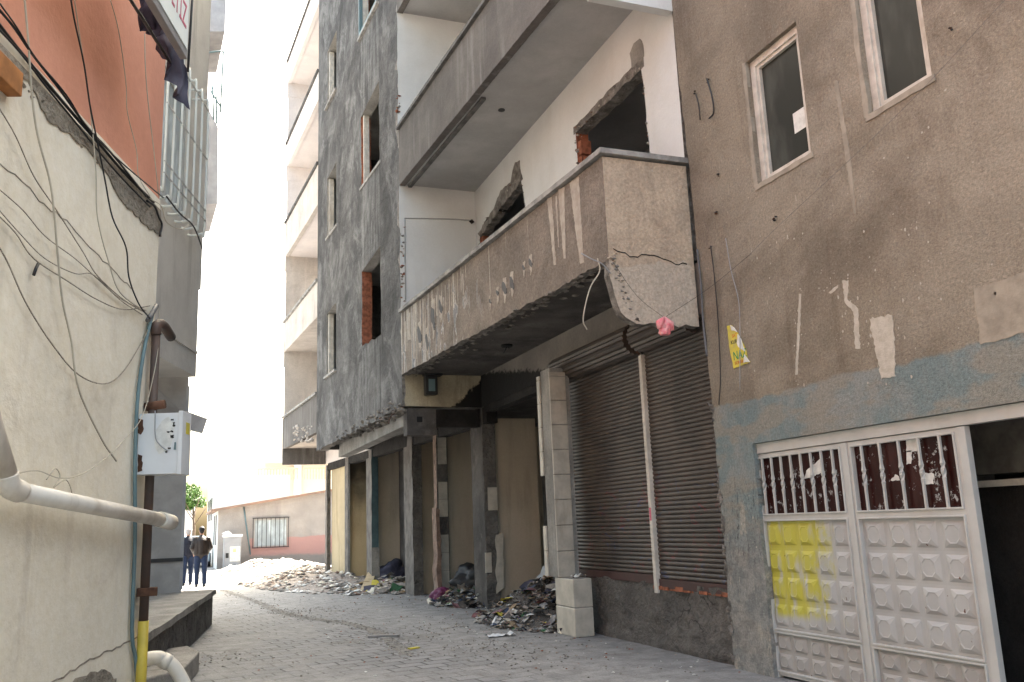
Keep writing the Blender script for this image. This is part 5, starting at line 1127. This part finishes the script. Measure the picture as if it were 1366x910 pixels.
# ------------------------------------------------------------------ people
def person(P0, facing, label, top_mat, hair_mat, stride, arms, H=1.72):
    e = empty('person', P0, label, 'person'); k = H / 1.75
    def T(x, y, z):
        c, s = math.cos(facing), math.sin(facing); return Vector(P0) + Vector((x * c - y * s, x * s + y * c, z)) * k
    def chain(mb, pts, mat):     # tapered limb with rounded ends
        P = [T(*p[:3]) for p in pts]; rs = [p[3] * k for p in pts]
        d0 = (P[0] - P[1]).normalized(); d1 = (P[-1] - P[-2]).normalized()
        PP = [P[0] + d0 * rs[0] * .8] + P + [P[-1] + d1 * rs[-1] * .8]; RR = [rs[0] * .4] + rs + [rs[-1] * .4]
        mb.tube(PP, .05, mat, 12, rs=RR)
    def solid(mb, name, mat, vox, parent):
        o = mb.build(name, parent, merge=False); m1 = o.modifiers.new('merge', 'REMESH'); m1.mode = 'VOXEL'; m1.voxel_size = vox; m1.use_smooth_shade = True
        m2 = o.modifiers.new('smooth', 'SMOOTH'); m2.iterations = 4; m2.factor = .6; return o
    legs = []
    for s, st_ in ((-1, stride), (1, -stride)):
        legs.append([(s * .09, 0, .92), (s * .10, st_ * .10, .50), (s * .10, st_ * .17 - .02, .09)])
    body = MB(); chain(body, [(0, 0, .92, .13), (0, 0, 1.10, .12), (0, -.01, 1.30, .14), (0, 0, 1.42, .10), (0, .01, 1.50, .055), (0, .02, 1.56, .055)], 'skin')
    chain(body, [(0, .015, 1.55, .06), (0, .025, 1.60, .078), (0, .02, 1.67, .082), (0, .01, 1.71, .055)], 'skin')
    for s in (-1, 1): chain(body, [(s * .078, .02, 1.62, .014), (s * .082, .015, 1.645, .014)], 'skin')      # ears
    chain(body, [(0, .10, 1.625, .012), (0, .115, 1.605, .014)], 'skin')
    for l in legs: chain(body, [(l[0][0], l[0][1], l[0][2], .085), (l[1][0], l[1][1], l[1][2], .055), (l[2][0], l[2][1], l[2][2], .038)], 'skin')
    for s in (-1, 1):
        A = arms; sh = (s * .19, 0, 1.40); el = (s * A[0], -.04, 1.13); wr = (s * A[1], A[2], A[3])
        chain(body, [(*sh, .05), (*el, .04), (*wr, .028)], 'skin'); dx = -s * .02
        chain(body, [(*wr, .028), (wr[0] + dx, wr[1] + .05, wr[2] - .05, .036)], 'skin')
        for q in range(4): chain(body, [(wr[0] + dx + (q - 1.5) * .018, wr[1] + .06, wr[2] - .06, .009), (wr[0] + dx + (q - 1.5) * .018, wr[1] + .08, wr[2] - .11 + abs(q - 1.5) * .008, .008)], 'skin')
        chain(body, [(wr[0] + dx - s * .03, wr[1] + .04, wr[2] - .04, .010), (wr[0] + dx - s * .05, wr[1] + .07, wr[2] - .07, .009)], 'skin')
    solid(body, 'body', 'skin', .012, e)
    tr_ = MB(); chain(tr_, [(-.05, 0, .97, .125), (.05, 0, .97, .125)], 'denim')
    for l in legs: chain(tr_, [(l[0][0], 0, .90, .112), (l[1][0], l[1][1], .70, .098), (l[1][0], l[1][1], l[1][2], .078), (l[2][0], l[2][1] + .01, .28, .068), (l[2][0], l[2][1], .10, .066)], 'denim')
    solid(tr_, 'trousers', 'denim', .014, e)
    jk = MB(); chain(jk, [(0, 0, .93, .165), (0, 0, 1.05, .16), (0, -.01, 1.22, .17), (0, -.01, 1.34, .165), (0, 0, 1.42, .12), (0, 0, 1.48, .07)], top_mat)
    chain(jk, [(-.10, 0, .95, .13), (-.10, -.01, 1.3, .13), (-.14, 0, 1.40, .085)], top_mat); chain(jk, [(.10, 0, .95, .13), (.10, -.01, 1.3, .13), (.14, 0, 1.40, .085)], top_mat)
    for s in (-1, 1): chain(jk, [(s * .17, 0, 1.40, .085), (s * arms[0], -.04, 1.13, .068), (s * arms[1], arms[2], arms[3] + .02, .048)], top_mat)
    solid(jk, 'jacket', top_mat, .014, e)
    for l in legs:
        sh = MB(); chain(sh, [(l[2][0], l[2][1] - .04, .045, .042), (l[2][0], l[2][1] + .08, .04, .044), (l[2][0], l[2][1] + .17, .035, .032)], 'shoe'); solid(sh, 'shoe', 'shoe', .01, e)
    h = MB(); chain(h, [(0, -.03, 1.60, .07), (0, -.01, 1.68, .092), (0, .02, 1.715, .07)], hair_mat); solid(h, 'hair', hair_mat, .01, e)
    fc = MB()
    for s in (-1, 1): chain(fc, [(s * .03, .093, 1.645, .008), (s * .033, .093, 1.645, .008)], 'hair_black')
    chain(fc, [(-.02, .096, 1.57, .006), (.02, .096, 1.57, .006)], 'ink_red'); fc.build('face_features', e)
    return e
p1 = onZ(267, 783); person((p1.x, p1.y, 0), R(4), 'person walking away in brown leather jacket and jeans, hands in front', 'leather', 'hair_black', .45, (.27, .20, .14, .98), 1.72)
p2 = onY(252, 700, 29.3); person((p2.x, 29.3, 0), R(2), 'grey-haired person in navy jacket half hidden by the grey house', 'navy', 'hair_grey', -.6, (.25, .26, .06, .88), 1.70)

# ------------------------------------------------------------------ rubble and rubbish
def film(mb, c, s, mat, r):
    n = 3; th = r.uniform(0, 6.28); ca, sa = math.cos(th), math.sin(th); tilt = r.uniform(-.7, .7); vs = []
    for j in range(n):
        for i in range(n):
            x, y = (i - 1) * s * r.uniform(.7, 1.1), (j - 1) * s * r.uniform(.5, .9); z = r.uniform(-.35, .35) * s + x * tilt
            vs.append(c + Vector((x * ca - y * sa, x * sa + y * ca, z)))
    mb.idx(vs, [(j * n + i, j * n + i + 1, (j + 1) * n + i + 1, (j + 1) * n + i) for j in range(n - 1) for i in range(n - 1)], mat, r.random() < .5)
def heap(name, label, cx_, cy_, rx, ry, h, n, mats, smin, smax, seed, base_mat='dirt_pile', ang=0, edgeclip=None, flat=.7, films=0.0):
    r = random.Random(seed); mb = MB(); N = 26; ca, sa = math.cos(ang), math.sin(ang)
    def hh(u, v):
        d = u * u + v * v; q = max(0, 1 - d); return h * (q ** 1.1) * (.75 + .5 * mnoise.noise(Vector((u * 3 + seed, v * 3, 0)))) - .01
    def W(u, v): x, y = u * rx, v * ry; return cx_ + x * ca - y * sa, cy_ + x * sa + y * ca
    vs = []
    for j in range(N + 1):
        for i in range(N + 1):
            u, v = -1.02 + 2.04 * i / N, -1.02 + 2.04 * j / N; x, y = W(u, v); vs.append((x, y, hh(u, v) + (mnoise.noise(Vector((x * 6, y * 6, 0))) * .03 if u * u + v * v < .95 else 0)))
    f = [(j * (N + 1) + i, j * (N + 1) + i + 1, (j + 1) * (N + 1) + i + 1, (j + 1) * (N + 1) + i) for j in range(N) for i in range(N) if (-1.02 + 2.04 * (i + .5) / N) ** 2 + (-1.02 + 2.04 * (j + .5) / N) ** 2 < 1.0]
    mb.idx(vs, f, base_mat)
    for k in range(n):
        a = r.uniform(0, 2 * math.pi); q = r.random() ** .55 * 1.12; u, v = q * math.cos(a), q * math.sin(a); x, y = W(u, v)
        if edgeclip and edgeclip(x, y): continue
        s = smin + (smax - smin) * r.random() ** 3
        c = Vector((x, y, max(0, hh(u, v)) + s * .2))
        if r.random() < films: film(mb, c + Vector((0, 0, s * .4)), s * 1.5, r.choice(mats), r)
        else: chunk(mb, c, s, r.choice(mats), r, r.uniform(.3, flat))
    o = mb.build(name, merge=False); return tag(o, label, 'heap', kind='stuff')
rub = ['shop_white', 'pale_parapet', 'concrete', 'dirt_pile', 'beige_wall', 'broken_concrete', 'shop_white']
c = onZ(400, 772); heap('rubble_heap', 'heap of pale broken masonry below the far balconies', 4.0, 29.5, 2.2, 8.5, .36, 4200, rub + ['dull_brick', 'dirt_pile'], .02, .14, 11, ang=R(5))
heap('rubble_heap', 'low spread of rubble in front of the low house', 3.6, 37.2, 2.3, 2.6, .42, 2200, rub, .025, .15, 12)
plain('bag_clear', (.30, .30, .31), .3, sc=12, c2=(.16, .16, .165)); plain('bag_blue', (.05, .07, .12), .4, sc=9); plain('bag_pink', (.25, .12, .13), .5, sc=9); plain('bag_green', (.05, .14, .07), .5, sc=9); plain('carton', (.30, .22, .14), .8, sc=9)
tr_m = ['paper_white', 'bag_clear', 'bag_clear', 'bag_clear', 'paper_white', 'cloth', 'black_rubber', 'concrete', 'broken_concrete', 'bag_blue', 'bag_pink', 'bag_green', 'carton', 'carton', 'beige_wall', 'dark_soffit', 'broken_concrete', 'dirt_pile'] * 2 + ['dirt_pile', 'dirt_pile', 'concrete', 'paper_yellow']
heap('rubbish_heap', 'heap of household rubbish spilling out beside the pedestal', 5.5, 13.0, 1.0, 1.75, .62, 3000, tr_m, .012, .085, 13, 'dark_soffit', flat=.8, films=.42)
heap('rubbish_heap', 'rubbish behind the dark column', 5.55, 16.8, .85, 1.2, .45, 1500, tr_m, .012, .08, 14, 'dark_soffit', flat=.8, films=.42)
heap('rubbish_heap', 'dusty rubbish in the far shop opening', 5.1, 21.8, 1.1, 1.5, .30, 600, tr_m + ['wood'] * 3, .02, .12, 15, 'dirt_pile', flat=.8, films=.35)
r = random.Random(99); mb = MB()
for k in range(900):
    y = 7.5 + r.random() * 20; x = 5.2 - abs(r.gauss(0, .9)) if r.random() < .7 else r.uniform(.6, 5); s = r.uniform(.006, .025)
    chunk(mb, Vector((x, y, s * .3)), s, r.choice(['paper_white', 'concrete', 'concrete', 'dirt_pile', 'broken_concrete', 'brick_red']), r, .5)
gpts = spline([onZ(*p) for p in ((268, 771), (300, 788), (340, 802), (375, 817), (420, 826), (470, 833), (505, 845), (527, 860), (543, 874))], 12)
for k in range(1500):
    if r.random() < .6: p = r.choice(gpts); q = Vector((p.x + r.gauss(0, .10), p.y + r.gauss(0, .14), 0))
    else: c0_ = onZ(*r.choice(((410, 815), (640, 868), (700, 880), (660, 858), (290, 880), (520, 850), (590, 838)))); q = Vector((c0_.x + r.gauss(0, .35), c0_.y + r.gauss(0, .45), 0))
    s = r.uniform(.005, .022); chunk(mb, Vector((q.x, q.y, s * .3)), s, r.choice(['concrete', 'dirt_pile', 'broken_concrete', 'gutter_gravel', 'gutter_gravel']), r, .6)
tag(mb.build('scattered_grit', merge=False), 'grit and small stones scattered over the paving', 'grit', kind='stuff')
# single pieces
def bag(name, c, sx, sy, sz, mat, label, cat, seed):
    r = random.Random(seed); bm = bmesh.new(); bmesh.ops.create_icosphere(bm, subdivisions=4, radius=1); mb = MB()
    vs = []
    for v in bm.verts:
        p = v.co; n = mnoise.noise(p * 1.7 + Vector((seed, 0, 0))) * .35 + mnoise.noise(p * 4.5 + Vector((0, seed, 0))) * .18 - abs(mnoise.noise(p * 9)) * .08
        q = p * (1 + n); z = max(q.z, -.55); vs.append(Vector(c) + Vector((q.x * sx, q.y * sy, (z + .55) * sz)))
    mb.idx(vs, [tuple(v.index for v in f.verts) for f in bm.faces], mat, True); bm.free(); return top(mb, name, label, cat, c)
bag('rubbish_bag', (5.25, 22.9, 0), .55, .5, .42, 'cloth', 'large black rubbish bag in the far shop opening', 'bag', 3)
bag('rubbish_bag', (5.65, 17.1, .22), .5, .45, .32, 'black_rubber', 'black rubbish bag between the tiled strip and dark column', 'bag', 5)
bag('rubbish_bag', (5.0, 17.5, .02), .20, .2, .16, 'purple', 'small purple plastic bag beside the black one', 'bag', 7)
bag('rubbish_bag', (5.95, 13.9, .3), .35, .4, .30, 'cabinet_grey', 'translucent grey plastic bag on the rubbish heap', 'bag', 8)
mb = MB(); a = onZ(487, 789, .03); b = Vector((5.0, 24.0, .45)); d = (b - a); n_ = Vector((0, .0, 1)).cross(d).normalized() * .11; u_ = Vector((0, 0, .04))
c = [a - n_, a + n_, b + n_, b - n_]; mb.idx(c + [p + u_ for p in c], [(0, 3, 2, 1), (4, 5, 6, 7), (0, 1, 5, 4), (1, 2, 6, 5), (2, 3, 7, 6), (3, 0, 4, 7)], 'ochre_wall'); top(mb, 'plank', 'ochre board leaning in the far shop opening', 'board', a)
c = onZ(668, 849); mb = MB(); N = 8; v = []
for j in range(4):
    for i in range(9): v.append((c.x - .2 + i * .05, c.y - .08 + j * .055, .012 + abs(mnoise.noise(Vector((i * .5, j * .7, 2)))) * .07))
mb.idx(v, [(j * 9 + i, j * 9 + i + 1, j * 9 + i + 10, j * 9 + i + 9) for j in range(3) for i in range(8)], 'cabinet_white', True); top(mb, 'crumpled_sheet', 'crumpled pale blue white sheet lying on the paving', 'litter', c)
c = onZ(552, 866); mb = MB(); mb.box((c.x - .07, c.y - .03, .005), (c.x + .07, c.y + .03, .02), 'paper_yellow', Matrix.Translation(c) @ Matrix.Rotation(.3, 4, 'Z') @ Matrix.Translation(-c)); top(mb, 'yellow_scrap', 'small yellow scrap lying on the grey paving', 'litter', c)
c = onZ(512, 850); mb = MB(); mb.box((c.x - .22, c.y - .03, .006), (c.x + .22, c.y + .03, .03), 'zinc', Matrix.Translation(c) @ Matrix.Rotation(-.5, 4, 'Z') @ Matrix.Translation(-c)); top(mb, 'metal_strip', 'short flat metal strip beside the drain channel', 'litter', c)
c = onZ(477, 791); mb = MB(); chunk(mb, Vector((c.x, c.y, .05)), .16, 'paper_white', random.Random(2), .5); top(mb, 'white_bowl', 'white scrap lying by the end of the ochre board', 'litter', c)

# ------------------------------------------------------------------ small things on the right
# electric box under the balcony
bx = onY(575, 500, YB - .0); e = empty('electric_box', (bx.x, YB - .02, onY(575, 528, YB).z), 'black electric meter box on the cream wall under the balcony', 'box')
a, b = onY(565, 528, YB), onY(580, 503, YB); mb = MB(); mb.box((a.x, YB - .18, a.z), (b.x, YB - .012, b.z), 'dark_metal'); mb.build('casing', e, bevel=.01)
mb = MB(); mb.box((a.x + .05, YB - .192, a.z + .06), (b.x - .05, YB - .181, b.z - .07), 'blue_conduit'); mb.build('door', e)
mb = MB(); mb.box((a.x - .02, YB - .21, b.z), (b.x + .09, YB - .012, b.z + .05), 'dark_metal'); mb.build('hood', e)
# lamp stub on soffit
c = onZ(676, 461, 4.19); mb = MB(); mb.tube([c + Vector((0, 0, .01)), c - Vector((0, 0, .02))], .09, 'black_void', 14); mb.tube([c, c + Vector((-.02, 0, -.06)), c + Vector((-.05, .03, -.12))], .008, 'black_rubber', 6); mb.tube([c, c + Vector((.04, 0, -.05))], .008, 'black_rubber', 6); top(mb, 'ceiling_wire_stub', 'black lamp socket with loose wires under the lowest balcony', 'lamp socket', c)
c = onZ(669, 147, FL[1] - .025); mb = MB(); mb.tube([c + Vector((0, 0, .01)), c - Vector((0, 0, .006))], .055, 'dark_metal', 14); top(mb, 'ceiling_socket', 'small dark round socket in the pale balcony ceiling', 'lamp socket', c)
# flyer
FPp = PB
fl = empty('flyer', PB.at(*PB.puv(985, 465)), 'torn yellow flyer with green and red print glued to the brown wall', 'flyer')
out = rag([PB.puv(*p) for p in ((971, 435), (977, 434), (986, 446), (993, 460), (997, 470), (998, 479), (1002, 483), (980, 492), (974, 463))], .03, .004, 3)
mb = MB(); mb.prism(PB, out, .012, .004, 'paper_yellow'); mb.build('sheet', fl)
mb = MB(); mb.prism(PB, [PB.puv(*p) for p in ((976, 434), (981, 437), (985, 443), (981, 441), (978, 441))], .02, .0125, 'paper_white'); mb.prism(PB, rag([PB.puv(*p) for p in ((986, 446), (991, 454), (993, 462), (996, 469), (991, 466), (987, 463), (985, 458))], .02, .003, 4), .02, .0125, 'paper_white'); mb.prism(PB, [PB.puv(*p) for p in ((995, 473), (1002, 483), (996, 483), (994, 484))], .02, .0125, 'paper_white'); mb.build('torn_back', fl)
q = PB.puv(980, 481); text('NAZ', PB, q[0], q[1], .125, 'ink_green', .013, fl, flip=True, uscale=.85)
q = PB.puv(978, 451); text('SAT', PB, q[0], q[1], .05, 'ink_red', .013, fl, flip=True)
q = PB.puv(976.5, 460); text('KUR', PB, q[0], q[1], .055, 'ink_black', .013, fl, flip=True)
q = PB.puv(982, 487); text('SONER', PB, q[0], q[1], .045, 'ink_red', .013, fl, flip=True)
# hanging pink bag and its wires
ph = onY(886, 436, 7.55)
bg_ = bag('hanging_bag', (ph.x, 7.55, onY(886, 447, 7.55).z), .055, .05, .055, 'pink_plastic', 'small pink plastic bag hanging on a wire below the balcony', 'bag', 4)
mb = MB(); r = random.Random(3); base = onY(886, 424, 7.55)
for k, (dx, dz) in enumerate(((-.075, -.12), (-.04, -.17), (.03, -.17), (.085, -.13), (0, -.15))):
    t = base + Vector((dx, r.uniform(-.03, .03), dz)); mb.tube([base, base.lerp(t, .5) + Vector((dx * .3, 0, 0)), t], .03, 'pink_plastic', 8, rs=[.018, .045, .022])
k_ = mb.build('loose_folds', bg_)
def wire(pts, rad, mat, label, cat='wire', name='wire', grp=None, n=6):
    mb = MB(); mb.tube(spline(pts, n), rad, mat, 6); return top(mb, name, label, cat, pts[0], grp)
wire([onX(1166, 130 + 165, 5.17) if False else onX(1000, 340, 5.15), onX(945, 385, 5.1), base], .002, 'black_rubber', 'thin wire from the brown wall down to the pink bag')
wire([onX(1345, -5, 5.15), onX(1200, 150, 5.15), onX(1040, 300, 5.15), onX(1000, 340, 5.15)], .0016, 'wire_grey', 'thin straight wire crossing the brown wall under the windows')
wire([onY(818, 350, 7.8), onY(850, 395, 7.7), base], .002, 'black_rubber', 'thin wire from the balcony corner to the pink bag')
wire([onY(797, 345, 7.95), onY(800, 362, 7.95), onY(787, 385, 7.95), onY(778, 425, 7.95), onY(783, 440, 7.95)], .007, 'cream_cable', 'loose pale wire dangling under the balcony corner')
wire([onY(775, 338, 7.95), onY(790, 346, 7.9), onY(803, 352, 7.9), onY(815, 365, 7.9)], .006, 'cabinet_grey', 'bent grey wire caught on the balcony corner')
r = random.Random(41)
wire([onX(930, 333, 5.17), onX(935, 380, 5.17), onX(938, 430, 5.16), onX(943, 475, 5.1)], .012, 'wire_grey', 'dark thick cable hanging at the end of the balcony', 'cable', 'cable')
wire([onX(948, 328, 5.17), onX(953, 370, 5.17), onX(958, 430, 5.17), onX(961, 500, 5.17), onX(959, 540, 5.17)], .006, 'dark_metal', 'thin black cable down the brown wall beside the balcony', 'cable', 'cable')
wire([onX(968, 318, 5.17), onX(975, 360, 5.17), onX(985, 400, 5.17), onX(987, 440, 5.17), onX(987, 520, 5.17)], .004, 'cabinet_grey', 'thin grey wire running behind the yellow flyer')
wire([onX(943, 105, 5.17), onX(950, 130, 5.15), onX(952, 150, 5.16), onX(946, 158, 5.17)], .010, 'dark_metal', 'upper short frayed wire stub hanging on the brown wall')
wire([onX(928, 125, 5.17), onX(932, 140, 5.16), onX(934, 160, 5.17)], .008, 'dark_metal', 'lower left frayed wire stub hanging on the brown wall')
for k, (x, y) in enumerate(((959, 234), (956, 285), (1268, 41), (945, 108), (928, 124), (948, 330), (1035, 292))):
    mb = MB(); c = onX(x, y, 5.19)
    for j in range(3): chunk(mb, c + Vector((-.01, r.uniform(-.02, .02), r.uniform(-.02, .02))), r.uniform(.012, .022), r.choice(['dark_metal', 'rust']), r)
    top(mb, 'wall_anchor', ('rusty anchor right below the long wall wire stubs', 'rusty anchor beside the balcony coping', 'rusty anchor right of the second window', 'anchor holding the upper frayed stub', 'anchor holding the lower frayed stub', 'anchor at the top of the thin black cable', 'anchor left below the first window')[k], 'anchor', c, 'anchors on the brown wall')
wire([onY(280, 118, 19.5), onY(330, 120, 30)], .01, 'blue_conduit', 'thin wire crossing the bright sky above the alley')
